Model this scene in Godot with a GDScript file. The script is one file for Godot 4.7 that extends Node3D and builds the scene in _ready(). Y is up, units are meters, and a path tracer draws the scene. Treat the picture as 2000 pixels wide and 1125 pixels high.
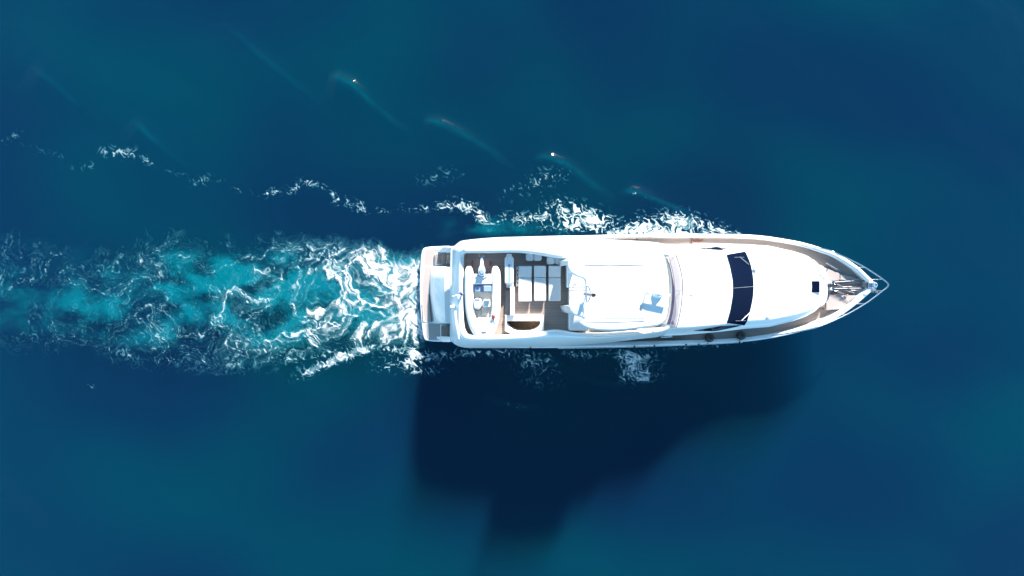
extends Node3D
# Motor yacht under way, seen from a drone straight above. Bow towards +x, port side towards -z, y up, metres.

const CAM_H := 41.0          # drone height above the water
const FOCAL := 1230.0        # focal length in photo pixels (photo is 2000 x 1125)

var mats := {}
var taken := {}
var rng := RandomNumberGenerator.new()

# ------------------------------------------------------------------ helpers
func P(px: float, py: float, h: float) -> Vector3:
	# photo pixel + height above the water -> point
	return Vector3((px - 1000.0) * (CAM_H - h) / FOCAL, h, (py - 562.5) * (CAM_H - h) / FOCAL)

func PL(list: Array, h: float) -> Array:
	var r := []
	for q in list:
		r.append(P(q[0], q[1], h))
	return r

func mb() -> SurfaceTool:
	var st := SurfaceTool.new()
	st.begin(Mesh.PRIMITIVE_TRIANGLES)
	st.set_smooth_group(0)
	return st

func numbered(called: String) -> String:
	if not taken.has(called):
		taken[called] = 0
		return called
	taken[called] += 1
	return "%s_%03d" % [called, taken[called]]

func thing(called: String, label: String, category: String, at: Vector3, group := "") -> Node3D:
	var o := Node3D.new()
	o.name = numbered(called)
	add_child(o)
	o.position = at
	o.set_meta("label", label)
	o.set_meta("category", category)
	o.set_meta("root_thing", true)
	if group:
		o.set_meta("group", group)
	return o

func obj(called: String, st: SurfaceTool, m: Material, parent: Node3D) -> MeshInstance3D:
	st.generate_normals()
	var o := MeshInstance3D.new()
	o.mesh = st.commit()
	o.material_override = m
	o.name = called
	parent.add_child(o, true)
	if parent.has_meta("root_thing"):
		o.position = -parent.position
	return o

func tri(st: SurfaceTool, a: Vector3, b: Vector3, c: Vector3) -> void:
	st.add_vertex(a); st.add_vertex(b); st.add_vertex(c)

func quad(st: SurfaceTool, a: Vector3, b: Vector3, c: Vector3, d: Vector3) -> void:
	tri(st, a, b, c); tri(st, a, c, d)

func area(loop: Array) -> float:
	var s := 0.0
	for i in loop.size():
		var p: Vector3 = loop[i]
		var q: Vector3 = loop[(i + 1) % loop.size()]
		s += p.x * q.z - q.x * p.z
	return s * 0.5        # > 0: clockwise in the picture (x right, z down)

func cap(st: SurfaceTool, loop: Array, up := true) -> void:
	var flat := PackedVector2Array()
	for p in loop:
		flat.append(Vector2(p.x, p.z))
	var idx := Geometry2D.triangulate_polygon(flat)
	if idx.is_empty():
		# a corner folds over itself: fan from the middle
		var mid := Vector3.ZERO
		for p in loop:
			mid += p / loop.size()
		var cw := (area(loop) > 0.0) == up
		st.set_smooth_group(-1)
		for i in loop.size():
			var j := (i + 1) % loop.size()
			if cw:
				tri(st, mid, loop[i], loop[j])
			else:
				tri(st, mid, loop[j], loop[i])
		st.set_smooth_group(0)
		return
	st.set_smooth_group(-1)
	for k in range(0, idx.size(), 3):
		var a: Vector3 = loop[idx[k]]
		var b: Vector3 = loop[idx[k + 1]]
		var c: Vector3 = loop[idx[k + 2]]
		var turn := (b.x - a.x) * (c.z - a.z) - (c.x - a.x) * (b.z - a.z)
		if (turn > 0.0) == up:
			tri(st, a, b, c)
		else:
			tri(st, a, c, b)
	st.set_smooth_group(0)

func stack(st: SurfaceTool, rings: Array, top := true, bottom := true, sharp := false) -> void:
	# skin of closed loops from the lowest to the uppermost
	var cw := area(rings[0]) > 0.0
	for k in rings.size() - 1:
		st.set_smooth_group(-1 if sharp else 0)
		var lo: Array = rings[k]
		var hi: Array = rings[k + 1]
		var n := lo.size()
		for i in n:
			var j := (i + 1) % n
			if cw:
				quad(st, hi[i], lo[i], lo[j], hi[j])
			else:
				quad(st, hi[j], lo[j], lo[i], hi[i])
	if top:
		cap(st, rings[-1], true)
	if bottom:
		cap(st, rings[0], false)

func at_h(loop: Array, h: float) -> Array:
	var r := []
	for p in loop:
		r.append(Vector3(p.x, h, p.z))
	return r

func inset(loop: Array, d: float) -> Array:
	var s := 1.0 if area(loop) > 0.0 else -1.0
	var r := []
	var n := loop.size()
	for i in n:
		var a: Vector3 = loop[(i + n - 1) % n]
		var b: Vector3 = loop[i]
		var c: Vector3 = loop[(i + 1) % n]
		var e1 := Vector2(b.x - a.x, b.z - a.z).normalized()
		var e2 := Vector2(c.x - b.x, c.z - b.z).normalized()
		var n1 := Vector2(-e1.y, e1.x) * s
		var n2 := Vector2(-e2.y, e2.x) * s
		var m := (n1 + n2).normalized()
		var k := d / maxf(0.5, m.dot(n1))
		r.append(Vector3(b.x + m.x * k, b.y, b.z + m.y * k))
	return r

func smooth(list: Array, sub: int, closed := true) -> Array:
	# Catmull-Rom through the points
	var r := []
	var n := list.size()
	for i in (n if closed else n - 1):
		var p0: Vector3 = list[(i + n - 1) % n] if closed else list[maxi(i - 1, 0)]
		var p1: Vector3 = list[i]
		var p2: Vector3 = list[(i + 1) % n]
		var p3: Vector3 = list[(i + 2) % n] if closed else list[mini(i + 2, n - 1)]
		for k in sub:
			r.append(p1.cubic_interpolate(p2, p0, p3, float(k) / sub))
	if not closed:
		r.append(list[n - 1])
	return r

func round_rect(x0: float, z0: float, x1: float, z1: float, h: float, r: float, seg := 4) -> Array:
	var out := []
	for c in [[x1 - r, z0 + r, -90.0], [x1 - r, z1 - r, 0.0], [x0 + r, z1 - r, 90.0], [x0 + r, z0 + r, 180.0]]:
		for k in seg + 1:
			var a: float = deg_to_rad(c[2] + 90.0 * k / seg)
			out.append(Vector3(c[0] + cos(a) * r, h, c[1] + sin(a) * r))
	return out

func block(st: SurfaceTool, loop: Array, h0: float, h1: float, bevel := 0.03) -> void:
	# upright prism over a loop with a rounded upper edge
	var rings := [at_h(loop, h0), at_h(loop, h1 - bevel), at_h(inset(loop, bevel * 0.3), h1 - bevel * 0.3), at_h(inset(loop, bevel), h1)]
	stack(st, rings)

func box_px(st: SurfaceTool, x0: float, y0: float, x1: float, y1: float, h0: float, h1: float, r := 0.05, bevel := 0.03) -> void:
	var a := P(x0, y0, h1)
	var b := P(x1, y1, h1)
	r = minf(maxf(r, bevel + 0.012), 0.49 * minf(b.x - a.x, b.z - a.z))
	bevel = minf(bevel, r * 0.8)
	block(st, round_rect(a.x, a.z, b.x, b.z, h1, r), h0, h1, bevel)

func tube(st: SurfaceTool, path: Array, radius, sides := 8, closed := false) -> void:
	var n := path.size()
	var rings := []
	var side := Vector3.ZERO
	for i in n:
		var a: Vector3 = path[(i + n - 1) % n] if closed else path[maxi(i - 1, 0)]
		var b: Vector3 = path[(i + 1) % n] if closed else path[mini(i + 1, n - 1)]
		var t := (b - a).normalized()
		if side == Vector3.ZERO:
			side = t.cross(Vector3.UP)
			if side.length() < 0.1:
				side = t.cross(Vector3.RIGHT)
		side = (side - t * side.dot(t)).normalized()
		var up := side.cross(t)
		var r: float = radius[i] if radius is Array else radius
		var ring := []
		for k in sides:
			var w := TAU * k / sides
			ring.append(path[i] + (side * cos(w) + up * sin(w)) * r)
		rings.append(ring)
	for i in (n if closed else n - 1):
		var lo: Array = rings[i]
		var hi: Array = rings[(i + 1) % n]
		for k in sides:
			var j := (k + 1) % sides
			quad(st, lo[k], hi[k], hi[j], lo[j])
	if not closed:
		st.set_smooth_group(-1)
		for k in range(1, sides - 1):
			tri(st, rings[0][0], rings[0][k], rings[0][k + 1])
			tri(st, rings[n - 1][0], rings[n - 1][k + 1], rings[n - 1][k])
		st.set_smooth_group(0)

func ball(st: SurfaceTool, c: Vector3, r: Vector3, rows := 8, cols := 14) -> void:
	var rings := []
	for i in range(1, rows):
		var lat := -PI / 2 + PI * i / rows
		var ring := []
		for k in cols:
			var w := TAU * k / cols
			ring.append(c + Vector3(cos(w) * cos(lat) * r.x, sin(lat) * r.y, sin(w) * cos(lat) * r.z))
		rings.append(ring)
	stack(st, rings)

func disc(c: Vector3, rx: float, rz: float, n := 16) -> Array:
	var ring := []
	for k in n:
		var w := TAU * k / n
		ring.append(c + Vector3(cos(w) * rx, 0, sin(w) * rz))
	return ring

func strip(st: SurfaceTool, left: Array, right: Array) -> void:
	# sheet between two lines of as many points; faces up when left runs down the picture at smaller x
	for i in left.size() - 1:
		quad(st, left[i], right[i], right[i + 1], left[i + 1])

func interp(table: Array, x: float) -> float:
	if x <= table[0][0]:
		return table[0][1]
	for i in range(1, table.size()):
		if x <= table[i][0]:
			return lerpf(table[i - 1][1], table[i][1], (x - table[i - 1][0]) / (table[i][0] - table[i - 1][0]))
	return table[-1][1]

# ------------------------------------------------------------------ materials
func lin(r: float, g: float, b: float, a := 1.0) -> Color:
	var c := Color(r, g, b).linear_to_srgb()
	c.a = a
	return c

func mat(called: String, c: Color, rough: float, metal := 0.0) -> StandardMaterial3D:
	var m := StandardMaterial3D.new()
	m.resource_name = called
	m.albedo_color = c
	m.roughness = rough
	m.metallic = metal
	mats[called] = m
	return m

func grain_texture(seed_value: int, freq: float, low: Color, high: Color) -> NoiseTexture2D:
	var n := FastNoiseLite.new()
	n.seed = seed_value
	n.frequency = freq
	n.fractal_octaves = 4
	var t := NoiseTexture2D.new()
	t.width = 256
	t.height = 256
	t.seamless = true
	t.noise = n
	var g := Gradient.new()
	g.set_color(0, low)
	g.set_color(1, high)
	t.color_ramp = g
	return t

func teak_texture(seed_value: int, along_x := true) -> ImageTexture:
	# eight planks of 6 cm with dark caulking; each plank its own tone and grain
	var s := 256
	var im := Image.create(s, s, false, Image.FORMAT_RGB8)
	var n := FastNoiseLite.new()
	n.seed = seed_value
	n.frequency = 0.02
	n.fractal_octaves = 3
	var r := RandomNumberGenerator.new()
	r.seed = seed_value
	var tone := []
	for k in 8:
		tone.append(r.randf_range(0.86, 1.12))
	for y in s:
		for x in s:
			var across := y if along_x else x
			var along := x if along_x else y
			var k := across / 32
			var v: float = tone[k] * (1.0 + 0.22 * n.get_noise_2d(absf(along - 128.0) * 0.5, across * 7.0))
			var c := Color(0.35, 0.272, 0.232) * v
			if across % 32 < 3:
				c = Color(0.05, 0.045, 0.045)
			im.set_pixel(x, y, Color(c.r, c.g, c.b).linear_to_srgb())
	return ImageTexture.create_from_image(im)

func make_materials() -> void:
	var m := mat("white_gelcoat", lin(0.80, 0.80, 0.79), 0.28)
	m.clearcoat_enabled = true
	m.clearcoat = 0.4
	m.clearcoat_roughness = 0.1
	mat("white_paint", lin(0.78, 0.78, 0.78), 0.45)
	m = mat("teak", Color.WHITE, 0.7)
	m.albedo_texture = teak_texture(3)
	m.uv1_triplanar = true
	m.uv1_world_triplanar = true
	m.uv1_scale = Vector3.ONE * 2.08
	m = mat("teak_across", Color.WHITE, 0.7)
	m.albedo_texture = teak_texture(5)
	m.uv1_triplanar = true
	m.uv1_world_triplanar = true
	m.uv1_scale = Vector3.ONE * 2.08
	m = mat("pale_deck", lin(0.40, 0.345, 0.325), 0.65)
	mat("wet_teak", lin(0.26, 0.115, 0.08), 0.25)
	mat("varnished_wood", lin(0.36, 0.19, 0.075), 0.35)
	mat("brown_trim", lin(0.17, 0.085, 0.05), 0.4)
	m = mat("dark_glass", lin(0.003, 0.007, 0.024), 0.06)
	m.metallic_specular = 0.09
	mat("black_rubber", lin(0.012, 0.012, 0.013), 0.5)
	mat("steel", lin(0.62, 0.63, 0.65), 0.22, 1.0)
	mat("dull_metal", lin(0.30, 0.31, 0.34), 0.4, 0.6)
	m = mat("cushion", lin(0.74, 0.74, 0.72), 0.85)
	m.albedo_texture = grain_texture(11, 0.05, Color(0.93, 0.93, 0.93), Color(1, 1, 1))
	m.uv1_triplanar = true
	m.uv1_scale = Vector3.ONE * 3.0
	mat("seat_blue", lin(0.22, 0.33, 0.48), 0.6)
	mat("seat_navy", lin(0.02, 0.04, 0.12), 0.6)
	mat("tender_floor", lin(0.55, 0.55, 0.50), 0.7)
	m = mat("inflatable", lin(0.78, 0.77, 0.76), 0.5)
	mat("red_plastic", lin(0.22, 0.012, 0.03), 0.4)
	mat("faded_red", lin(0.55, 0.12, 0.12), 0.6)
	mat("slat_cream", lin(0.72, 0.66, 0.60), 0.5)
	mat("anchor_chain", lin(0.20, 0.20, 0.22), 0.45, 0.8)
	mat("gap_shade_mauve", lin(0.10, 0.08, 0.15), 0.5)  # dark tone for the shade painted behind the upper screen
	mat("dark_gap", lin(0.02, 0.02, 0.025), 0.6)
	mat("grey_lettering", lin(0.42, 0.47, 0.48), 0.5)
	m = mat("tinted_screen", lin(0.16, 0.12, 0.17, 0.45), 0.08)
	m.transparency = BaseMaterial3D.TRANSPARENCY_ALPHA
	m.cull_mode = BaseMaterial3D.CULL_DISABLED
	m = mat("ensign_cloth", lin(0.03, 0.04, 0.16), 0.8)
	mats["white"] = mats["white_gelcoat"]

# ------------------------------------------------------------------ scene
func _ready() -> void:
	rng.seed = 20240607
	# camera
	var cam := Camera3D.new()
	cam.name = "camera"
	cam.position = Vector3(0, CAM_H, 0)
	cam.rotation_degrees = Vector3(-90, 0, 0)
	cam.fov = rad_to_deg(2.0 * atan(562.5 / FOCAL))
	cam.near = 0.5
	cam.far = 6000.0
	cam.current = true
	add_child(cam)
	# sky and exposure
	var env := Environment.new()
	env.background_mode = Environment.BG_SKY
	env.tonemap_mode = Environment.TONE_MAPPER_LINEAR
	env.tonemap_exposure = 2.7
	env.volumetric_fog_enabled = true
	env.volumetric_fog_density = 0.0
	env.sdfgi_enabled = true
	env.ssao_enabled = true
	env.ssil_enabled = true
	var sky := Sky.new()
	var sm := ProceduralSkyMaterial.new()
	sm.sky_top_color = lin(0.024, 0.098, 0.215)
	sm.sky_horizon_color = lin(0.72, 1.27, 1.6)
	sm.sky_curve = 0.2
	sm.ground_bottom_color = lin(0.01, 0.04, 0.08)
	sm.ground_horizon_color = lin(0.10, 0.20, 0.30)
	sm.sun_angle_max = 1.0
	sky.sky_material = sm
	env.sky = sky
	var we := WorldEnvironment.new()
	we.name = "environment"
	we.environment = env
	add_child(we)
	# sun: over the port bow, 29 degrees high
	var sun := DirectionalLight3D.new()
	sun.name = "sun"
	sun.light_energy = 1.6
	sun.light_color = Color(1.0, 0.97, 0.93)
	sun.light_angular_distance = 3.2
	sun.shadow_enabled = true
	add_child(sun)
	sun.look_at_from_position(Vector3(0.567, 1.0, -1.733) * 30.0, Vector3.ZERO, Vector3.UP)

	make_materials()
	build_water()
	build_foam()
	build_yacht()
	build_tender()
	build_loose_things()

# ------------------------------------------------------------------ water
const CRESTS := [
	# [[x, y, strength] ... ] in water pixels (30 to the metre), steep side up and to the right
	[[640, 152, 0.0], [662, 157, 0.85], [686, 168, 1.0], [706, 186, 0.75], [735, 212, 0.5], [770, 240, 0.35], [812, 266, 0.0]],
	[[826, 238, 0.0], [842, 239, 0.7], [859, 244, 0.9], [885, 255, 0.68], [920, 273, 0.65], [960, 298, 0.4], [1010, 335, 0.0]],
	[[1040, 311, 0.0], [1060, 310, 0.8], [1074, 313, 1.0], [1105, 323, 0.8], [1130, 342, 0.75], [1155, 362, 0.5], [1200, 390, 0.0]],
	[[1208, 377, 0.0], [1230, 376, 0.9], [1252, 380, 0.9], [1280, 392, 0.7], [1320, 409, 0.6], [1370, 425, 0.0]],
	[[255, 236, 0.0], [275, 250, 0.45], [292, 268, 0.45], [320, 292, 0.3], [370, 330, 0.0]],
	[[60, 130, 0.0], [85, 148, 0.4], [120, 178, 0.3], [170, 220, 0.0]],
	[[425, 40, 0.0], [470, 75, 0.3], [520, 120, 0.35], [570, 160, 0.25], [640, 215, 0.0]],
	[[1060, 700, 0.0], [1100, 720, 0.3], [1160, 745, 0.3], [1230, 760, 0.0]],
	[[940, 775, 0.0], [985, 790, 0.35], [1020, 797, 0.3], [1060, 795, 0.0]],
]
var swell: FastNoiseLite
var chop: FastNoiseLite
var roll: FastNoiseLite
const WX0 := -36.0
const WZ0 := -21.0
const WSTEP := 0.1
const WNX := 721
const WNZ := 421
var wh := PackedFloat32Array()
var crest_sheen := PackedFloat32Array()

func noise(seed_value: int, freq: float, oct: int, kind := FastNoiseLite.TYPE_SIMPLEX_SMOOTH, fractal := FastNoiseLite.FRACTAL_FBM) -> FastNoiseLite:
	var n := FastNoiseLite.new()
	n.seed = seed_value
	n.noise_type = kind
	n.frequency = freq
	n.fractal_type = fractal
	n.fractal_octaves = oct
	return n

const WAKE_C := [[0, 566], [120, 570], [240, 582], [400, 592], [560, 588], [700, 580], [824, 576]]
const WAKE_W := [[0, 104], [200, 112], [400, 122], [560, 112], [700, 92], [824, 88]]
const WAKE_D := [[-80, 0.46], [0, 0.50], [130, 0.56], [250, 0.64], [400, 0.76], [520, 0.86], [620, 0.94], [720, 1.0], [824, 1.0]]

const WAKE_AIR := [[-80, 0.42], [0, 0.45], [120, 0.46], [240, 0.62], [360, 0.78], [480, 0.98], [620, 1.05], [824, 1.0]]

func wake(px: float, py: float) -> float:
	# 0..1: how churned the water behind the stern is
	if px > 836.0:
		return 0.0
	var c := interp(WAKE_C, px)
	var w := interp(WAKE_W, px)
	var q := absf(py - c) / w
	if q >= 1.35:
		return 0.0
	return interp(WAKE_D, px) * clampf(1.25 - q * q * 0.69, 0.0, 1.0) * clampf((836.0 - px) / 10.0, 0.0, 1.0)

func build_water() -> void:
	swell = noise(7, 0.09, 2)
	chop = noise(21, 0.55, 3)
	roll = noise(34, 0.16, 3)
	var froth := noise(51, 0.9, 3)
	var tint := noise(16574, 0.045, 2)
	var blot := noise(71, 0.42, 4)
	blot.domain_warp_enabled = true
	blot.domain_warp_amplitude = 1.6
	blot.domain_warp_frequency = 0.35
	wh.resize(WNX * WNZ)
	crest_sheen.resize(WNX * WNZ)
	var churn := PackedFloat32Array()
	churn.resize(WNX * WNZ)
	for j in WNZ:
		var z := WZ0 + j * WSTEP
		for i in WNX:
			var x := WX0 + i * WSTEP
			# long ridges running down to the right, as the bow waves do
			var u := x * 0.83 + z * 0.55
			var v := -x * 0.55 + z * 0.83
			var y := 0.15 * swell.get_noise_2d(u * 0.5, v * 1.3) + 0.038 * roll.get_noise_2d(u * 0.6, v * 1.6) + 0.013 * chop.get_noise_2d(x, z * 1.2)
			var px := 1000.0 + x * 30.0
			var py := 562.5 + z * 30.0
			var k := wake(px, py)
			if k > 0.0:
				y += 0.13 * k * froth.get_noise_2d(x, z)
			churn[j * WNX + i] = k
			wh[j * WNX + i] = y
	for line in CRESTS:
		ridge(line)
	# mesh
	var verts := PackedVector3Array()
	var norms := PackedVector3Array()
	var cols := PackedColorArray()
	var idx := PackedInt32Array()
	verts.resize(WNX * WNZ)
	norms.resize(WNX * WNZ)
	cols.resize(WNX * WNZ)
	for j in WNZ:
		var z := WZ0 + j * WSTEP
		for i in WNX:
			var x := WX0 + i * WSTEP
			var at := j * WNX + i
			var e := minf(minf(i, WNX - 1 - i), minf(j, WNZ - 1 - j)) * WSTEP
			if e < 1.5:
				wh[at] *= e / 1.5
			verts[at] = Vector3(x, wh[at], z)
	for j in WNZ:
		for i in WNX:
			var at := j * WNX + i
			var l := wh[at - 1] if i > 0 else wh[at]
			var r := wh[at + 1] if i < WNX - 1 else wh[at]
			var a := wh[at - WNX] if j > 0 else wh[at]
			var b := wh[at + WNX] if j < WNZ - 1 else wh[at]
			norms[at] = Vector3(l - r, 2.0 * WSTEP, a - b).normalized()
			var x := verts[at].x
			var z := verts[at].z
			var t := smoothstep(0.0, 1.05, 0.43 + 0.6 * tint.get_noise_2d(x, z * 1.3))
			var c := Color(0.004, 0.002, 0.026).lerp(Color(0.0, 0.060, 0.054), t)
			# mesh colours keep 8 bits: spread them and let chance break the steps
			cols[at] = Color(c.r / 0.17 + rng.randf_range(-0.002, 0.002), c.g / 0.17 + rng.randf_range(-0.002, 0.002), c.b / 0.17 + rng.randf_range(-0.002, 0.002))
	for j in WNZ - 1:
		for i in WNX - 1:
			var a := j * WNX + i
			idx.append_array(PackedInt32Array([a, a + 1, a + WNX + 1, a, a + WNX + 1, a + WNX]))
	# the rest of the sea, to the horizon
	var far := 4000.0
	var x1 := WX0 + (WNX - 1) * WSTEP
	var z1 := WZ0 + (WNZ - 1) * WSTEP
	for q in [[-far, -far, far, WZ0], [-far, z1, far, far], [-far, WZ0, WX0, z1], [x1, WZ0, far, z1]]:
		var b := verts.size()
		for p in [[q[0], q[1]], [q[2], q[1]], [q[2], q[3]], [q[0], q[3]]]:
			verts.append(Vector3(p[0], 0, p[1]))
			norms.append(Vector3.UP)
			cols.append(Color(0.001 / 0.17, 0.022 / 0.17, 0.045 / 0.17))
		idx.append_array(PackedInt32Array([b, b + 1, b + 2, b, b + 2, b + 3]))
	var arrays := []
	arrays.resize(Mesh.ARRAY_MAX)
	arrays[Mesh.ARRAY_VERTEX] = verts
	arrays[Mesh.ARRAY_NORMAL] = norms
	arrays[Mesh.ARRAY_COLOR] = cols
	arrays[Mesh.ARRAY_INDEX] = idx
	var me := ArrayMesh.new()
	me.add_surface_from_arrays(Mesh.PRIMITIVE_TRIANGLES, arrays)
	aeration_and_sheen(churn, blot)
	var m := mat("sea_water", lin(0.17, 0.17, 0.17, 0.25), 0.05)
	m.transparency = BaseMaterial3D.TRANSPARENCY_ALPHA
	m.vertex_color_use_as_albedo = true
	m.metallic_specular = 0.34
	var nt := NoiseTexture2D.new()
	nt.width = 512
	nt.height = 512
	nt.seamless = true
	nt.as_normal_map = true
	nt.bump_strength = 2.0
	nt.noise = noise(5, 0.012, 4)
	m.normal_enabled = true
	m.normal_texture = nt
	m.normal_scale = 0.3
	m.uv1_triplanar = true
	m.uv1_world_triplanar = true
	m.uv1_scale = Vector3.ONE * 0.21
	var o := MeshInstance3D.new()
	o.name = "water"
	o.mesh = me
	o.material_override = m
	o.set_meta("kind", "structure")
	o.set_meta("label", "deep blue open sea with low swell round the yacht")
	o.set_meta("category", "sea")
	add_child(o)

	# the sea below the surface: light scatters in it and dies away within a few metres
	var deep := FogVolume.new()
	deep.name = "sea_depth"
	deep.size = Vector3(500, 9, 500)
	deep.position = Vector3(0, -4.75, 0)
	var fm := FogMaterial.new()
	fm.density = 0.23
	fm.albedo = lin(0.002, 0.160, 0.395)
	deep.material = fm
	deep.set_meta("kind", "structure")
	add_child(deep)
	var bed := MeshInstance3D.new()
	bed.name = "sea_floor"
	var pm := PlaneMesh.new()
	pm.size = Vector2(8000, 8000)
	bed.mesh = pm
	bed.position = Vector3(0, -9.4, 0)
	bed.material_override = mat("deep_floor", lin(0.003, 0.02, 0.045), 0.9)
	bed.set_meta("kind", "structure")
	add_child(bed)

func aeration_and_sheen(churn: PackedFloat32Array, blot: FastNoiseLite) -> void:
	# fine bubbles just under the wake surface, plus painted bright streaks along wave crests
	var verts := PackedVector3Array()
	var norms := PackedVector3Array()
	var cols := PackedColorArray()
	var idx := PackedInt32Array()
	var rag := noise(77, 0.13, 3)
	var air := PackedFloat32Array()
	air.resize(WNX * WNZ)
	for j in WNZ:
		for i in WNX:
			var at := j * WNX + i
			var x := WX0 + i * WSTEP
			var z := WZ0 + j * WSTEP
			var k := churn[at]
			# a thinner film of bubbles along the port side
			var px := 1000.0 + x * 30.0
			var py := 562.5 + z * 30.0
			var side := 0.34 * exp(-pow((py - 446.0) / 18.0, 2.0)) * smoothstep(800.0, 900.0, px) * (1.0 - smoothstep(1150.0, 1300.0, px))
			if k > 0.0:
				# bubbles keep to the middle of the track and thin out with age
				var q := absf(py - interp(WAKE_C, px) + 6.0) / interp(WAKE_W, px)
				k = interp(WAKE_AIR, px) * clampf(1.15 - q * q * 1.25, 0.0, 1.0) * clampf((836.0 - px) / 10.0, 0.0, 1.0)
			k = maxf(k, side)
			if k < 0.02:
				air[at] = 0.30 * crest_sheen[at] * (0.75 + 0.5 * rag.get_noise_2d(x * 5.0, z * 5.0))  # brightness of the wave faces, painted as pale streaks
				continue
			var n := blot.get_noise_2d(x * 0.7, z)
			var a := pow(clampf(0.50 + 1.1 * n, 0.0, 1.0), 1.6) * k * 1.7
			a *= smoothstep(0.05, 0.75, k + 0.8 * rag.get_noise_2d(x * 0.7, z))
			air[at] = clampf(a, 0.0, 0.9)
	var slot := PackedInt32Array()
	slot.resize(WNX * WNZ)
	slot.fill(-1)
	for j in WNZ - 1:
		for i in WNX - 1:
			var at := j * WNX + i
			if maxf(maxf(air[at], air[at + 1]), maxf(air[at + WNX], air[at + WNX + 1])) < 0.01:
				continue
			for k: int in [at, at + 1, at + WNX + 1, at + WNX]:
				if slot[k] < 0:
					slot[k] = verts.size()
					verts.append(Vector3(WX0 + (k % WNX) * WSTEP, wh[k] - 0.05, WZ0 + (k / WNX) * WSTEP))
					norms.append(Vector3.UP)
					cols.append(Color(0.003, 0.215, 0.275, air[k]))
			idx.append_array(PackedInt32Array([slot[at], slot[at + 1], slot[at + WNX + 1], slot[at], slot[at + WNX + 1], slot[at + WNX]]))
	var arrays := []
	arrays.resize(Mesh.ARRAY_MAX)
	arrays[Mesh.ARRAY_VERTEX] = verts
	arrays[Mesh.ARRAY_NORMAL] = norms
	arrays[Mesh.ARRAY_COLOR] = cols
	arrays[Mesh.ARRAY_INDEX] = idx
	var me := ArrayMesh.new()
	me.add_surface_from_arrays(Mesh.PRIMITIVE_TRIANGLES, arrays)
	var m := mat("bubbly_water_and_sheen", Color.WHITE, 0.9)
	m.vertex_color_use_as_albedo = true
	m.transparency = BaseMaterial3D.TRANSPARENCY_ALPHA
	m.metallic_specular = 0.0
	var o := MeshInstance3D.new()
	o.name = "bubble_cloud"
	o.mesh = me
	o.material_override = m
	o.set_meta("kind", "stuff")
	o.set_meta("label", "turquoise clouds of fine bubbles under the surface of the wake, with painted bright streaks along wave crests")
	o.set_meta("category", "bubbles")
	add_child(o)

func ridge(line: Array) -> void:
	# a short steep bow wave along a bent line
	var pts := []
	for q in line:
		pts.append([Vector2((q[0] - 1000.0) / 30.0, (q[1] - 562.5) / 30.0), q[2]])
	var lo := Vector2(1e9, 1e9)
	var hi := -lo
	for q in pts:
		lo = lo.min(q[0])
		hi = hi.max(q[0])
	for j in range(maxi(0, int((lo.y - 3.0 - WZ0) / WSTEP)), mini(WNZ, int((hi.y + 3.0 - WZ0) / WSTEP))):
		for i in range(maxi(0, int((lo.x - 3.0 - WX0) / WSTEP)), mini(WNX, int((hi.x + 3.0 - WX0) / WSTEP))):
			var p := Vector2(WX0 + i * WSTEP, WZ0 + j * WSTEP)
			var best := 1e9
			var d := 0.0
			var s := 0.0
			for k in pts.size() - 1:
				var a: Vector2 = pts[k][0]
				var b: Vector2 = pts[k + 1][0]
				var t := clampf((p - a).dot(b - a) / (b - a).length_squared(), 0.0, 1.0)
				var q := a.lerp(b, t)
				var far := p.distance_to(q)
				if far < best:
					best = far
					d = far * signf((b - a).cross(p - a))
					s = lerpf(pts[k][1], pts[k + 1][1], t)
					if k == 0 and t == 0.0 or k == pts.size() - 2 and t == 1.0:
						s *= exp(-far * far * 4.0)
			var w := 0.36 if d < 0.0 else 1.1
			wh[j * WNX + i] += 0.305 * s * exp(-d * d / (2.0 * w * w))
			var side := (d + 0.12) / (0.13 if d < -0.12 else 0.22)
			crest_sheen[j * WNX + i] = maxf(crest_sheen[j * WNX + i], s * exp(-side * side))  # mask for the painted light on the crest faces

func water_height(x: float, z: float) -> float:
	var fx := clampf((x - WX0) / WSTEP, 0.0, WNX - 1.001)
	var fz := clampf((z - WZ0) / WSTEP, 0.0, WNZ - 1.001)
	var i := int(fx)
	var j := int(fz)
	var a := wh[j * WNX + i]
	var b := wh[j * WNX + i + 1]
	var c := wh[(j + 1) * WNX + i]
	var d := wh[(j + 1) * WNX + i + 1]
	var u := fx - i
	var v := fz - j
	# the same two triangles as the mesh
	return a + (b - a) * u + (d - b) * v if u > v else a + (d - c) * u + (c - a) * v

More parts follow.
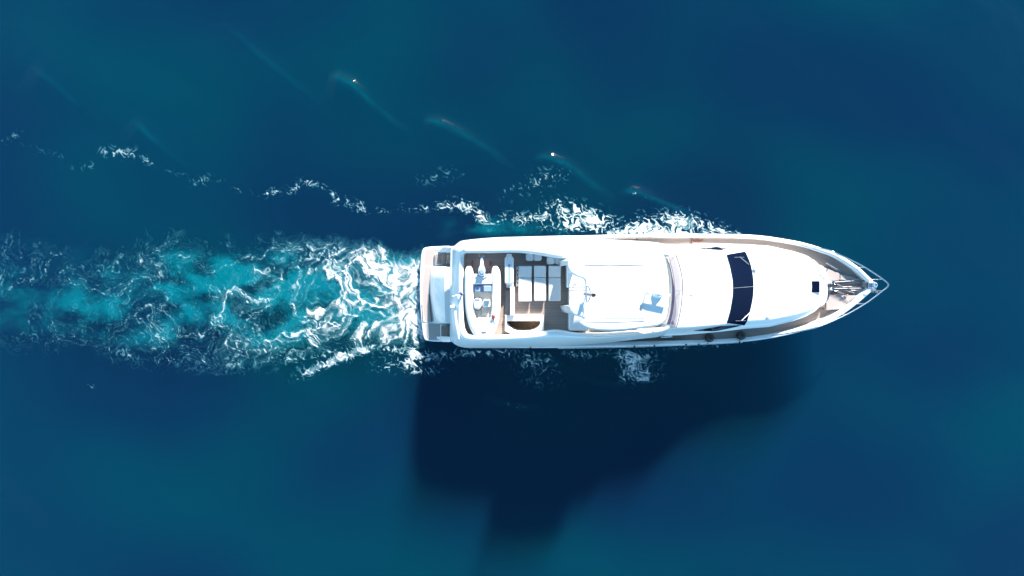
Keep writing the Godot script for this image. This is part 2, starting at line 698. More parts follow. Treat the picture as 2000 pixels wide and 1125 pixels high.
# ------------------------------------------------------------------ foam
# [x, y, half length, half width, turn in degrees, density] in water pixels
const PORT_FOAM := [
	[1395, 448, 45, 16, 8, 1.0], [1330, 432, 62, 24, 6, 1.15], [1260, 440, 50, 26, 0, 1.0], [1300, 458, 90, 22, 0, 1.1], [1215, 452, 60, 16, 0, 0.95],
	[1160, 428, 55, 26, 12, 1.05], [1110, 412, 50, 22, 0, 0.95], [1120, 440, 70, 16, 0, 1.0], [1060, 425, 42, 18, -5, 0.95], [1010, 428, 40, 15, 8, 0.9], [1085, 395, 30, 12, -15, 0.6],
	[940, 425, 26, 14, 50, 1.1], [905, 402, 34, 16, 15, 1.1], [870, 400, 26, 14, -10, 0.85], [830, 408, 34, 8, 0, 0.7], [788, 405, 14, 7, 10, 0.8], [965, 436, 20, 6, 0, 0.7],
	[705, 405, 22, 12, 60, 0.95], [652, 385, 26, 11, 50, 1.05], [612, 360, 30, 9, 15, 1.05], [575, 370, 24, 8, -40, 0.8], [535, 375, 26, 10, -15, 0.9], [680, 395, 20, 10, 45, 0.8], [745, 412, 20, 6, 10, 0.5],
	[470, 372, 22, 6, 15, 0.5], [392, 352, 26, 11, -15, 0.72], [425, 352, 18, 5, 10, 0.55], [350, 338, 34, 8, 10, 0.36],
	[240, 298, 40, 14, 2, 0.98], [285, 312, 22, 9, 30, 0.95], [205, 296, 18, 12, 0, 0.7], [170, 325, 34, 8, -12, 0.45], [30, 265, 16, 8, -30, 0.8], [12, 276, 14, 6, 0, 0.6], [70, 292, 30, 8, 30, 0.4], [110, 305, 26, 8, 15, 0.34],
	[1055, 355, 45, 24, -28, 0.42], [1085, 345, 30, 18, -20, 0.40], [1000, 375, 30, 18, -20, 0.34], [860, 345, 50, 18, -10, 0.27], [1420, 452, 22, 8, 4, 0.8], [1445, 456, 22, 5, 3, 0.75], [1243, 380, 22, 4, 6, 0.6], [1262, 386, 14, 3, 22, 0.6],
]
const STARBOARD_FOAM := [
	[612, 722, 44, 13, -24, 1.15], [660, 702, 46, 14, -22, 1.3], [705, 684, 40, 13, -18, 1.25], [575, 700, 40, 20, 10, 0.62], [548, 690, 36, 18, 0, 0.5], [765, 682, 44, 12, 8, 0.95], [808, 690, 32, 18, 25, 1.15], [800, 715, 34, 18, 20, 0.9], [755, 712, 40, 20, 0, 0.42], [640, 690, 40, 14, -20, 0.75],
	[850, 696, 44, 16, 0, 0.85], [910, 690, 56, 14, 0, 0.8], [985, 690, 50, 13, 0, 0.75], [1050, 705, 52, 22, 0, 0.78], [1060, 735, 44, 24, 0, 0.5], [1130, 690, 60, 12, 0, 0.7], [845, 725, 28, 14, 0, 0.55],
	[1245, 710, 46, 36, -12, 0.95], [1262, 735, 36, 18, -22, 0.9], [1215, 690, 40, 16, 0, 0.8], [1225, 728, 28, 24, 0, 0.8], [1330, 680, 60, 6, 0, 0.7], [1400, 675, 30, 5, 0, 0.5], [1470, 668, 40, 4, -8, 0.4], [1010, 792, 36, 6, 6, 0.34],
	[160, 662, 30, 9, 18, 0.72], [205, 678, 26, 9, 20, 0.7], [250, 694, 30, 10, 20, 0.6], [330, 705, 60, 12, 0, 0.45], [450, 715, 60, 16, -5, 0.45], [180, 755, 18, 5, 10, 0.4], [60, 660, 50, 12, 0, 0.3],
]
const FSTEP := 0.045

func foam_sheet(called: String, label: String, blobs: Array, is_wake: bool, seed_value: int) -> void:
	# density of foam on a fine grid, then a froth sheet where there is any
	var lo := Vector2(1e9, 1e9)
	var hi := -lo
	if is_wake:
		lo = Vector2(-60, 420)
		hi = Vector2(836, 735)
	else:
		for b in blobs:
			var r: float = maxf(b[2], b[3]) * 1.45
			lo = lo.min(Vector2(b[0] - r, b[1] - r))
			hi = hi.max(Vector2(b[0] + r, b[1] + r))
		lo.x = maxf(lo.x, -60)
	var ox := (lo.x - 1000.0) / 30.0
	var oz := (lo.y - 562.5) / 30.0
	var nx := int((hi.x - lo.x) / 30.0 / FSTEP) + 1
	var nz := int((hi.y - lo.y) / 30.0 / FSTEP) + 1
	var dens := PackedFloat32Array()
	dens.resize(nx * nz)
	var pxs := FSTEP * 30.0
	if is_wake:
		for j in nz:
			for i in nx:
				dens[j * nx + i] = wake(lo.x + i * pxs, lo.y + j * pxs)
	else:
		for b in blobs:
			var r: float = maxf(b[2], b[3]) * 1.45
			var ca := cos(deg_to_rad(b[4]))
			var sa := sin(deg_to_rad(b[4]))
			for j in range(maxi(0, int((b[1] - r - lo.y) / pxs)), mini(nz, int((b[1] + r - lo.y) / pxs) + 1)):
				for i in range(maxi(0, int((b[0] - r - lo.x) / pxs)), mini(nx, int((b[0] + r - lo.x) / pxs) + 1)):
					var dx: float = lo.x + i * pxs - b[0]
					var dy: float = lo.y + j * pxs - b[1]
					var u: float = (dx * ca + dy * sa) / b[2]
					var v: float = (-dx * sa + dy * ca) / b[3]
					var q := u * u + v * v
					if q < 2.0:
						var k: float = (b[5] + (0.14 if b[0] < 780.0 or b[1] > 600.0 else 0.05)) * exp(-q * 0.9) * (1.0 - q * 0.5) 
						var at := j * nx + i
						dens[at] = maxf(dens[at], k) + 0.35 * minf(dens[at], k)
	var n_a := noise(seed_value, 0.27, 1)
	var n_b := noise(seed_value + 1, 0.8, 1)
	var n_c := noise(seed_value + 2, 2.1, 1)
	var n_d := noise(seed_value + 3, 6.5 if is_wake else 5.0, 1)
	var n_e := noise(seed_value + 7, 1.5, 2)
	var n_f := noise(seed_value + 8, 1.3, 5)
	var puff := noise(seed_value + 4, 0.2, 4)
	var warp := noise(seed_value + 5, 0.24, 2)
	var curl := noise(seed_value + 6, 1.0, 2)
	var verts := PackedVector3Array()
	var norms := PackedVector3Array()
	var cols := PackedColorArray()
	var idx := PackedInt32Array()
	var alpha := PackedFloat32Array()
	alpha.resize(nx * nz)
	for j in nz:
		var z0 := oz + j * FSTEP
		for i in nx:
			var at := j * nx + i
			var d := dens[at]
			if d < 0.03:
				continue
			var x0 := ox + i * FSTEP
			var a := 0.0
			# eddies: bend the pattern twice, coarse and fine
			var big := 1.7 if is_wake else 0.5
			var x := x0 + big * warp.get_noise_2d(x0, z0) + 0.42 * curl.get_noise_2d(x0, z0)
			var z := z0 + big * warp.get_noise_2d(x0 + 71.0, z0) + 0.42 * curl.get_noise_2d(x0 + 71.0, z0)
			var froth := smoothstep(-0.38, 0.42, n_f.get_noise_2d(x, z))
			var v := n_d.get_noise_2d((x * 0.83 + z * 0.55) * 0.45, (-x * 0.55 + z * 0.83))
			if is_wake:
				# strands torn along the eddies, solid froth near the stern
				var s := exp(-absf(n_a.get_noise_2d(x * 0.8, z)) / 0.17)
				var t := exp(-absf(n_b.get_noise_2d(x * 0.85, z)) / 0.20)
				var u := exp(-absf(n_c.get_noise_2d(x, z)) / 0.25)
				var p := smoothstep(-0.45, 0.45, puff.get_noise_2d(x * 0.8 + z * 0.3, z))
				var near := smoothstep(-26.5, -6.5, x0 - 0.5 * absf(z0 - 0.5) + 3.0 * (p - 0.5))
				d *= smoothstep(0.08, 0.55, d + 0.5 * (p - 0.5))
				# fine threads drawn out down the flow
				var e := exp(-absf(n_e.get_noise_2d((x * 0.85 + z * 0.52) * 0.42, -x * 0.52 + z * 0.85)) / 0.13)
				var grit := 0.4 + 0.6 * smoothstep(-0.35, 0.4, v)
				var thread := maxf(u, e)
				var lump := smoothstep(0.35, 0.75, p)
				var wash := 1.5 * pow(s, 1.3) * (0.3 + 0.7 * t) * (0.3 + 0.7 * p) * (0.6 + 0.4 * grit) + 0.8 * lump * (0.10 + 0.90 * t) * (0.35 + 0.65 * thread) * (0.5 + 0.5 * grit) + 0.12 * lump
				var old := 0.75 * pow(s, 2.4) * (0.12 + 0.88 * t) * (0.25 + 0.75 * thread) + 0.5 * t * u * p + 0.30 * e * (0.12 + 0.88 * maxf(s, t * p))
				wash *= 0.30 + 1.15 * froth
				a = wash * pow(near, 1.1) * pow(d, 2.0) + old * (0.5 + 0.8 * froth) * grit * (0.62 + 1.3 * near) * pow(d, 1.4)
				a += smoothstep(-10.0, -6.3, x0) * (0.30 + 0.55 * t) * (0.35 + 0.9 * froth) * pow(d, 4.0)
				a += 0.40 * smoothstep(0.36, 0.62, v + 0.26 * (maxf(s, t) - 0.45)) * smoothstep(0.05, 0.75, d) * (0.25 + 0.75 * maxf(p * t, s)) * (0.4 + 0.6 * u)
			else:
				var t := exp(-absf(n_b.get_noise_2d(x * 1.25, z * 1.4)) / 0.19)
				var u := exp(-absf(n_c.get_noise_2d(x * 1.0, z * 1.15)) / 0.24)
				var g := 0.52 * t + 0.40 * u + 0.12 * (v + 0.5)
				a = smoothstep(0.92 - d * 0.80, 1.30 - d * 0.80, g) * clampf(d * 1.0, 0.0, 0.85) * (0.55 + 0.45 * u) * (0.45 + 0.75 * froth)
				a += 0.5 * smoothstep(0.52, 0.70, v + 0.18 * (u - 0.3)) * clampf(d * 1.3, 0.0, 0.7)
				a *= lerpf(0.48, 1.0, smoothstep(-24.0, 2.0, x0))
				a += 0.30 * smoothstep(0.80, 0.97, t) * smoothstep(0.25, 0.7, d) * (0.4 + 0.6 * u)
				if x0 > -5.5 and z0 > 3.0:
					a *= 0.85
			alpha[at] = clampf(a, 0.0, 0.97)
	var slot := PackedInt32Array()
	slot.resize(nx * nz)
	slot.fill(-1)
	for j in nz - 1:
		for i in nx - 1:
			var at := j * nx + i
			if maxf(maxf(alpha[at], alpha[at + 1]), maxf(alpha[at + nx], alpha[at + nx + 1])) < 0.012:
				continue
			for k: int in [at, at + 1, at + nx + 1, at + nx]:
				if slot[k] < 0:
					slot[k] = verts.size()
					var x: float = ox + (k % nx) * FSTEP
					var z: float = oz + (k / nx) * FSTEP
					var a := alpha[k]
					verts.append(Vector3(x, water_height(x, z) + 0.012 + 0.05 * a, z))
					var gx := (alpha[mini(k + 1, nx * nz - 1)] - alpha[maxi(k - 1, 0)]) * 0.05
					var gz := (alpha[mini(k + nx, nx * nz - 1)] - alpha[maxi(k - nx, 0)]) * 0.05
					norms.append(Vector3(-gx, 2.0 * FSTEP, -gz).normalized())
					var c := Color(0.10, 0.52, 0.60).lerp(Color(0.80, 0.82, 0.82), smoothstep(0.04, 0.5, a))
					c.a = a
					cols.append(c)
			idx.append_array(PackedInt32Array([slot[at], slot[at + 1], slot[at + nx + 1], slot[at], slot[at + nx + 1], slot[at + nx]]))
	var arrays := []
	arrays.resize(Mesh.ARRAY_MAX)
	arrays[Mesh.ARRAY_VERTEX] = verts
	arrays[Mesh.ARRAY_NORMAL] = norms
	arrays[Mesh.ARRAY_COLOR] = cols
	arrays[Mesh.ARRAY_INDEX] = idx
	var me := ArrayMesh.new()
	me.add_surface_from_arrays(Mesh.PRIMITIVE_TRIANGLES, arrays)
	if not mats.has("sea_foam"):
		var m := mat("sea_foam", Color.WHITE, 0.8)
		m.vertex_color_use_as_albedo = true
		m.transparency = BaseMaterial3D.TRANSPARENCY_ALPHA
		m.metallic_specular = 0.2
	var o := MeshInstance3D.new()
	o.name = called
	o.mesh = me
	o.material_override = mats["sea_foam"]
	o.set_meta("kind", "stuff")
	o.set_meta("label", label)
	o.set_meta("category", "foam")
	add_child(o)

func build_foam() -> void:
	foam_sheet("wake_foam", "broad churned white and turquoise foam trail behind the stern", [], true, 101)
	foam_sheet("bow_wave_foam", "lacy white foam broken off the sunlit port bow wave", PORT_FOAM, false, 202)
	foam_sheet("side_wave_foam", "lacy foam along the shaded starboard side and trailing aft of it", STARBOARD_FOAM, false, 303)

# ------------------------------------------------------------------ yacht
const HULL := [
	[884, 484, 2.9], [905, 472, 2.9], [960, 466, 2.9], [1050, 463, 2.9], [1130, 461, 2.9], [1250, 458, 2.9], [1400, 457, 2.95], [1480, 459.5, 3.1], [1540, 468, 3.25], [1574, 475, 3.35],
	[1610, 486, 3.45], [1636.5, 496, 3.5], [1674, 519.6, 3.6], [1698.7, 542, 3.68], [1709, 552.5, 3.7], [1713, 558, 3.7], [1708, 564, 3.7], [1699, 572, 3.68], [1676, 592, 3.6], [1645, 615, 3.5],
	[1611.6, 633, 3.45], [1549, 651.6, 3.3], [1499.6, 661.5, 3.15], [1450, 667.5, 3.05], [1376, 671.5, 2.95], [1239, 676.5, 2.9], [1080, 679, 2.9], [1000, 679, 2.9], [909, 678, 2.9], [884, 668, 2.9], [880, 655, 2.9], [880, 575, 2.9], [880, 497, 2.9],
]
const COAMING := [
	# outer x, y; inner x, y; height of the top
	[883, 500, 905, 505, 5.6], [884, 487, 906, 497, 5.75], [895, 474, 909, 494, 5.95], [910, 469, 916, 493, 6.1], [964, 464, 964, 492.5, 6.2], [1010, 462.5, 1012, 492, 6.25], [1050, 461.5, 1050, 496, 6.3], [1090, 460.5, 1090, 503, 6.3],
	[1130, 460.5, 1125, 505, 6.3], [1180, 467, 1180, 503, 6.3], [1250, 471, 1250, 500, 6.3], [1290, 475, 1292, 499, 6.3], [1318, 490, 1302, 503, 6.2], [1330, 525, 1310, 527, 6.15], [1333, 565, 1316, 565, 6.15], [1330, 605, 1312, 609, 6.15], [1318, 640, 1303, 636, 6.2],
	[1290, 656.5, 1285, 643, 6.3], [1254, 661.5, 1250, 647, 6.3], [1180, 670, 1180, 652, 6.3], [1130, 673.5, 1130, 651, 6.3], [1080, 676, 1085, 646, 6.25], [1040, 677.5, 1040, 652, 6.15], [1000, 678.5, 1000, 655, 6.1], [950, 679, 950, 657, 6.0],
	[909, 679, 920, 655, 5.9], [891, 672, 910, 648, 5.75], [884, 655, 906, 630, 5.65], [882, 620, 905, 600, 5.6], [882, 560, 905, 560, 5.6],
]
const FLY := 5.0     # height of the upper deck floor

const ROOF := [[8.85, 4.5], [9.1, 4.6], [9.35, 5.82], [11.5, 5.68], [12.42, 5.5], [13.99, 4.38], [15.2, 4.12], [16.9, 3.82], [18.3, 3.52], [18.75, 3.42]]
const ROOF_EDGE := [[8.0, 4.3], [10.0, 4.25], [12.4, 4.15], [14.0, 3.95], [15.2, 3.72], [16.9, 3.55], [18.7, 3.36]]
const HOUSE_PORT := [[930, 486], [1130, 482], [1250, 480], [1351, 477.5], [1400, 476.5], [1457, 477], [1500, 481], [1549, 491], [1575, 499], [1592, 508], [1603, 519], [1608, 530]]
const HOUSE_STAR := [[930, 656], [1130, 656], [1250, 656], [1329, 654], [1400, 648], [1457, 642], [1500, 638], [1549, 627], [1575, 618], [1592, 609], [1603, 599], [1608, 590]]
var house_port := []
var house_star := []

func roof_point(x: float, t: float, lift := 0.0) -> Vector3:
	# t -1 port edge .. 1 starboard edge
	var zp := interp(house_port, x)
	var zs := interp(house_star, x)
	var zc := (zp + zs) * 0.5
	var half := (zs - zp) * 0.5
	var k := absf(t)
	var z := zc + half * t
	var xe := x + 0.45 * pow((z + 0.05) / 2.14, 2.0)
	var top := interp(ROOF, xe) + 0.10 * (1.0 - minf(1.0, k * k))
	var edge := minf(interp(ROOF_EDGE, x), top)
	var y := top
	if k > 0.78:
		y = lerpf(top, edge, smoothstep(0.78, 1.0, k))
	return Vector3(x, y + lift, z)

func build_yacht() -> void:
	var white: Material = mats["white"]
	var yacht := thing("motor_yacht", "large white motor yacht with teak decks heading through open sea", "yacht", Vector3(7.0, 0.0, 0.1))
	# --- hull
	var sheer := []
	for q in HULL:
		sheer.append(P(q[0], q[1], q[2]))
	sheer = smooth(sheer, 3)
	var hull_low := []
	var hull_wl := []
	var hull_mid := []
	for p in sheer:
		var b := smoothstep(9.0, 21.6, p.x)
		var cz: float = 0.25 - 0.018 * p.x
		hull_wl.append(Vector3(p.x - 2.6 * b * b, 0.1, cz + (p.z - cz) * lerpf(0.95, 0.42, b)))
		hull_low.append(Vector3(p.x - 3.2 * b, -1.2, cz + (p.z - cz) * lerpf(0.7, 0.15, b)))
		hull_mid.append(Vector3(p.x - 1.0 * b * b, p.y * 0.55, cz + (p.z - cz) * lerpf(0.985, 0.76, b)))
	var cap_in := []
	var rail_lip := inset(sheer, 0.04)
	var raw := inset(sheer, 0.23)
	for i in sheer.size():
		cap_in.append(Vector3(raw[i].x, sheer[i].y + 0.02, raw[i].z))
		rail_lip[i].y += 0.03
	var deck_edge := []
	for p in cap_in:
		var dh := 2.80 + 0.36 * smoothstep(12.0, 19.5, p.x)
		if p.z > 0.25 - 0.018 * p.x:
			dh = minf(dh, lerpf(1.95, 2.80, smoothstep(9.6, 11.5, p.x)))
		deck_edge.append(Vector3(p.x, dh, p.z))
	var st := mb()
	stack(st, [hull_low, hull_wl, hull_mid, sheer, rail_lip, cap_in, deck_edge], false, true)
	obj("hull", st, white, yacht)
	st = mb()
	var deck_port := []
	var deck_star := []
	for p in deck_edge:
		if p.z < 0.25 - 0.018 * p.x:
			deck_port.append([p.x, p.z - 0.02])
		else:
			deck_star.append([p.x, p.z + 0.02])
	deck_port.sort_custom(func(a, b): return a[0] < b[0])
	deck_star.sort_custom(func(a, b): return a[0] < b[0])
	var dx0: float = deck_port[0][0]
	var dx1: float = deck_port[-1][0]
	for k in 80:
		var xa := lerpf(dx0, dx1, k / 80.0)
		var xb := lerpf(dx0, dx1, (k + 1) / 80.0)
		var ya := 2.80 + 0.36 * smoothstep(12.0, 19.5, xa)
		var yb := 2.80 + 0.36 * smoothstep(12.0, 19.5, xb)
		var yc := minf(ya, lerpf(1.95, 2.80, smoothstep(9.6, 11.5, xa)))
		var yd := minf(yb, lerpf(1.95, 2.80, smoothstep(9.6, 11.5, xb)))
		quad(st, Vector3(xa, ya, interp(deck_port, xa)), Vector3(xb, yb, interp(deck_port, xb)), Vector3(xb, yd, interp(deck_star, xb)), Vector3(xa, yc, interp(deck_star, xa)))
	obj("main_deck", st, mats["teak"], yacht)
	# rub rail along the waterline
	st = mb()
	var rub := []
	for i in sheer.size():
		rub.append(sheer[i].lerp(hull_mid[i], 0.2))
	tube(st, inset(rub, -0.02), 0.045, 6, true)
	obj("rub_rail", st, mats["dull_metal"], yacht)
	# --- swim platform
	var plat := smooth(PL([[832, 483], [856, 481], [882, 481], [885, 490], [885, 574], [885, 658], [882, 667.5], [862, 667.5], [838, 666], [827.5, 659], [822.5, 620], [820, 580], [820, 545], [822, 505], [825, 489]], 0.6), 3)
	st = mb()
	block(st, plat, 0.2, 0.6, 0.05)
	var platform := obj("swim_platform", st, white, yacht)
	st = mb()
	cap(st, at_h(PL([[833, 488], [850, 487], [850, 519], [829, 519], [830, 492]], 0.604), 0.604))
	obj("teak_panel", st, mats["pale_deck"], platform)
	st = mb()
	cap(st, at_h(PL([[829, 522], [850, 522], [850, 627], [829, 627], [825.5, 595], [824.5, 560]], 0.604), 0.604))
	obj("teak_panel", st, mats["pale_deck"], platform)
	st = mb()
	cap(st, at_h(PL([[829, 631], [836, 631], [836, 663], [832, 658]], 0.604), 0.604))
	obj("teak_panel", st, mats["pale_deck"], platform)
	st = mb()
	cap(st, at_h(PL([[837, 631], [864, 633], [864, 664], [837, 664]], 0.604), 0.604))
	obj("teak_panel", st, mats["pale_deck"], platform)
	st = mb()
	tube(st, [P(824, 595, 0.615), P(826, 628.5, 0.615), P(843, 628.5, 0.615), P(838, 575, 0.615)], 0.035, 5)
	obj("trim_strip", st, mats["brown_trim"], platform)
	# --- transom with garage door and two stairs
	st = mb()
	var foot := PL([[842, 520], [876, 518], [876, 634], [848, 632], [844, 605], [840, 575], [840, 545]], 0.62)
	var knee := PL([[850, 521], [880, 519], [880, 633], [853, 631], [850, 605], [848, 575], [848, 545]], 1.6)
	var head := PL([[868, 523], [890, 521], [890, 631], [870, 629], [869, 605], [868, 575], [868, 545]], 2.85)
	stack(st, [foot, knee, head])
	var door := obj("transom_door", st, white, yacht)
	for k in 7:
		st = mb()
		var a := P(863.5, 556 + k * 7.0, 2.25)
		var lean := Vector3(0.16, 0.27, 0.0)
		var w := Vector3(0, 0, 0.05 + 0.02 * (k % 3))
		var up := Vector3(-0.03, 0.035, 0.0)
		quad(st, a + up, a + lean + up, a + lean + w + up, a + w + up)
		obj("lettering", st, mats["grey_lettering"], door)
	for s in [[496.0, 515.0, 850.0, 881.0], [637.0, 656.0, 861.0, 883.0]]:
		st = mb()
		box_px(st, s[2] - 1, s[0] - 4, 889, s[1] + 3, 0.5, 0.85, 0.04)
		var well := obj("stair_base", st, white, yacht)
		for k in 3:
			var xa: float = lerpf(s[2], s[3], k / 3.0) + 0.5
			var xb: float = lerpf(s[2], s[3], (k + 1) / 3.0) - 0.3
			st = mb()
			box_px(st, xa, s[0], xb, s[1], 0.6, 0.92 + k * 0.30, 0.02, 0.01)
			obj("tread", st, mats["teak"], well)
	# side wings that sweep down from the hull to the platform
	for s in [[[884, 483], [866, 482], [850, 486], [852, 492], [884, 494]], [[884, 666], [866, 668], [853, 661], [853, 657], [884, 658]]]:
		st = mb()
		var lo := PL(s, 0.6)
		var hi := []
		for k in s.size():
			hi.append(P(maxf(s[k][0], 858.0), s[k][1], [2.7, 2.2, 1.1, 1.1, 2.7][k]))
		stack(st, [lo, hi])
		obj("stern_wing", st, white, yacht)
	# --- upper deck shell with coaming
	var low := []
	var out := []
	var brim := []
	var crown := []
	var lip := []
	var inner := []
	for q in COAMING:
		var a := P(q[0], q[1], 4.75)
		var b := P(q[2], q[3], q[4])
		var m := b.lerp(Vector3(a.x, q[4], a.z), 0.34)
		out.append(a)
		low.append(Vector3(a.x, 4.4, a.z))
		brim.append(Vector3(m.x, q[4] - 0.10, m.z).lerp(a, 0.06))
		crown.append(Vector3(m.x, q[4], m.z).lerp(b, 0.25))
		lip.append(b)
		inner.append(Vector3(b.x, FLY - 0.02, b.z))
	low = smooth(low, 4); out = smooth(out, 4); brim = smooth(brim, 4); crown = smooth(crown, 4); lip = smooth(lip, 4); inner = smooth(inner, 4)
	st = mb()
	stack(st, [inset(low, 0.12), low, out, brim, crown, lip, inner], false, false)
	obj("upper_deck_shell", st, white, yacht)
	st = mb()
	var flat := PackedVector2Array()
	for p in inset(low, 0.1):
		flat.append(Vector2(p.x, p.z))
	var sx0 := P(985, 600, 4.42).x
	var sx1 := P(1063, 600, 4.42).x
	var sz0 := P(1000, 612, 4.42).z
	for r in [[-9.0, -9.0, sx0, 9.0], [sx0, -9.0, sx1, sz0], [sx1, -9.0, 30.0, 9.0]]:
		for piece in Geometry2D.intersect_polygons(flat, PackedVector2Array([Vector2(r[0], r[1]), Vector2(r[2], r[1]), Vector2(r[2], r[3]), Vector2(r[0], r[3])])):
			var loop := []
			for p in piece:
				loop.append(Vector3(p.x, 4.42, p.y))
			cap(st, loop, false)
	obj("overhang_ceiling", st, mats["white_paint"], yacht)
	# floor of the upper deck, in two pieces round the stairwell
	var hole := stairwell_loop(FLY)
	var edge := at_h(inset(inner, -0.05), FLY)
	var split := P(1022, 600, FLY).x
	var aft := []
	var fore := []
	for p in edge:
		if p.x <= split:
			aft.append(p)
		else:
			fore.append(p)
	# the loop starts aft to port and runs clockwise: cut it where it crosses the split
	var aft_port := []
	var aft_star := []
	for p in aft:
		if p.z < 0.4:
			aft_port.append(p)
		else:
			aft_star.append(p)
	aft_port.sort_custom(func(a, b): return ang(a) < ang(b))
	aft_star.sort_custom(func(a, b): return ang(a) < ang(b))
	var right_half := []
	var left_half := []
	for p in hole:
		if p.x > split:
			right_half.append(p)
		else:
			left_half.append(p)
	right_half.sort_custom(func(a, b): return atan2(a.z - P(1022, 634, FLY).z, a.x - split) < atan2(b.z - P(1022, 634, FLY).z, b.x - split))
	left_half.sort_custom(func(a, b): return atan2(a.z - P(1022, 634, FLY).z, split - a.x) > atan2(b.z - P(1022, 634, FLY).z, split - b.x))
	var hz0 := P(1022, 626.5, FLY).z
	var hz1 := P(1022, 645.5, FLY).z
	st = mb()
	var zt: float = P(1022, 491, FLY).z - 0.1
	var zb: float = P(1022, 655, FLY).z + 0.05
	var loop_aft := []
	loop_aft.append_array(aft_star)
	loop_aft.append_array(aft_port)
	loop_aft.append(Vector3(split, FLY, zt))
	loop_aft.append(Vector3(split, FLY, hz0))
	left_half.reverse()
	loop_aft.append_array(left_half)
	loop_aft.append(Vector3(split, FLY, hz1))
	loop_aft.append(Vector3(split, FLY, zb))
	cap(st, loop_aft)
	fore.sort_custom(func(a, b): return ang2(a) < ang2(b))
	var loop_fore := [Vector3(split, FLY, zt)]
	loop_fore.append_array(fore)
	loop_fore.append(Vector3(split, FLY, zb))
	loop_fore.append(Vector3(split, FLY, hz1))
	right_half.reverse()
	loop_fore.append_array(right_half)
	loop_fore.append(Vector3(split, FLY, hz0))
	cap(st, loop_fore)
	obj("upper_deck_floor", st, mats["teak"], yacht)
	build_stairwell(yacht, hole)
	# --- deckhouse with raked roof
	house_port = []
	house_star = []
	for q in HOUSE_PORT:
		var p := P(q[0], q[1], 4.0 if q[0] < 1480 else 3.5)
		house_port.append([p.x, p.z])
	for q in HOUSE_STAR:
		var p := P(q[0], q[1], 4.0 if q[0] < 1480 else 3.5)
		house_star.append([p.x, p.z])
	st = mb()
	var nt := 120
	var xs := []
	var x := 2.6
	while x < 18.6:
		xs.append(x)
		x += 0.14
	xs.append(18.62)
	for i in xs.size() - 1:
		for k in nt:
			var t0 := -1.0 + 2.0 * k / nt
			var t1 := -1.0 + 2.0 * (k + 1) / nt
			quad(st, roof_point(xs[i], t0), roof_point(xs[i + 1], t0), roof_point(xs[i + 1], t1), roof_point(xs[i], t1))
		for s in [-1.0, 1.0]:
			var a := roof_point(xs[i], s)
			var b := roof_point(xs[i + 1], s)
			var c := Vector3(b.x, 1.85, b.z)
			var d := Vector3(a.x, 1.85, a.z)
			if s > 0:
				quad(st, a, b, c, d)
			else:
				quad(st, b, a, d, c)
	for end in [0, xs.size() - 1]:
		for k in nt:
			var a := roof_point(xs[end], -1.0 + 2.0 * k / nt)
			var b := roof_point(xs[end], -1.0 + 2.0 * (k + 1) / nt)
			var c := Vector3(b.x, 1.85, b.z)
			var d := Vector3(a.x, 1.85, a.z)
			if end > 0:
				quad(st, b, a, d, c)
			else:
				quad(st, a, b, c, d)
	obj("deckhouse", st, white, yacht)
	# round nose of the trunk
	st = mb()
	var nose := []
	for q in [[1598, 518], [1606, 524], [1611, 540], [1612, 560], [1611, 580], [1606, 594], [1598, 600]]:
		nose.append(P(q[0], q[1], 3.0))
	nose = smooth(nose, 3, false)
	nose.append(P(1590, 600, 3.0)); nose.append(P(1590, 518, 3.0))
	block(st, nose, 2.3, 3.42, 0.14)
	obj("trunk_nose", st, white, yacht)
	build_windows(yacht)
	build_hardtop(yacht)
	build_bow(yacht)
	build_deck_fittings(yacht)

func ang(p: Vector3) -> float:
	# runs clockwise in the picture from starboard over aft to port
	var c := P(1022, 574, FLY)
	return atan2(p.x - c.x, -(p.z - c.z)) if p.x - c.x > 0.0 else fposmod(atan2(-(p.x - c.x), (p.z - c.z)), TAU)

func ang2(p: Vector3) -> float:
	var c := P(1022, 574, FLY)
	return atan2(p.z - c.z, p.x - c.x)

func stairwell_loop(h: float) -> Array:
	# D-shaped opening, straight side to port
	var r := []
	var list := [[990, 626.5], [1006, 626.5], [1021, 626.5], [1040, 626.5], [1054, 626.5], [1055, 631], [1052, 637], [1045, 642], [1034, 645], [1022.5, 645.5], [1010, 645], [1001, 641.5], [994, 636], [990.5, 631]]
	for q in list:
		r.append(P(q[0], q[1], h))
	return r

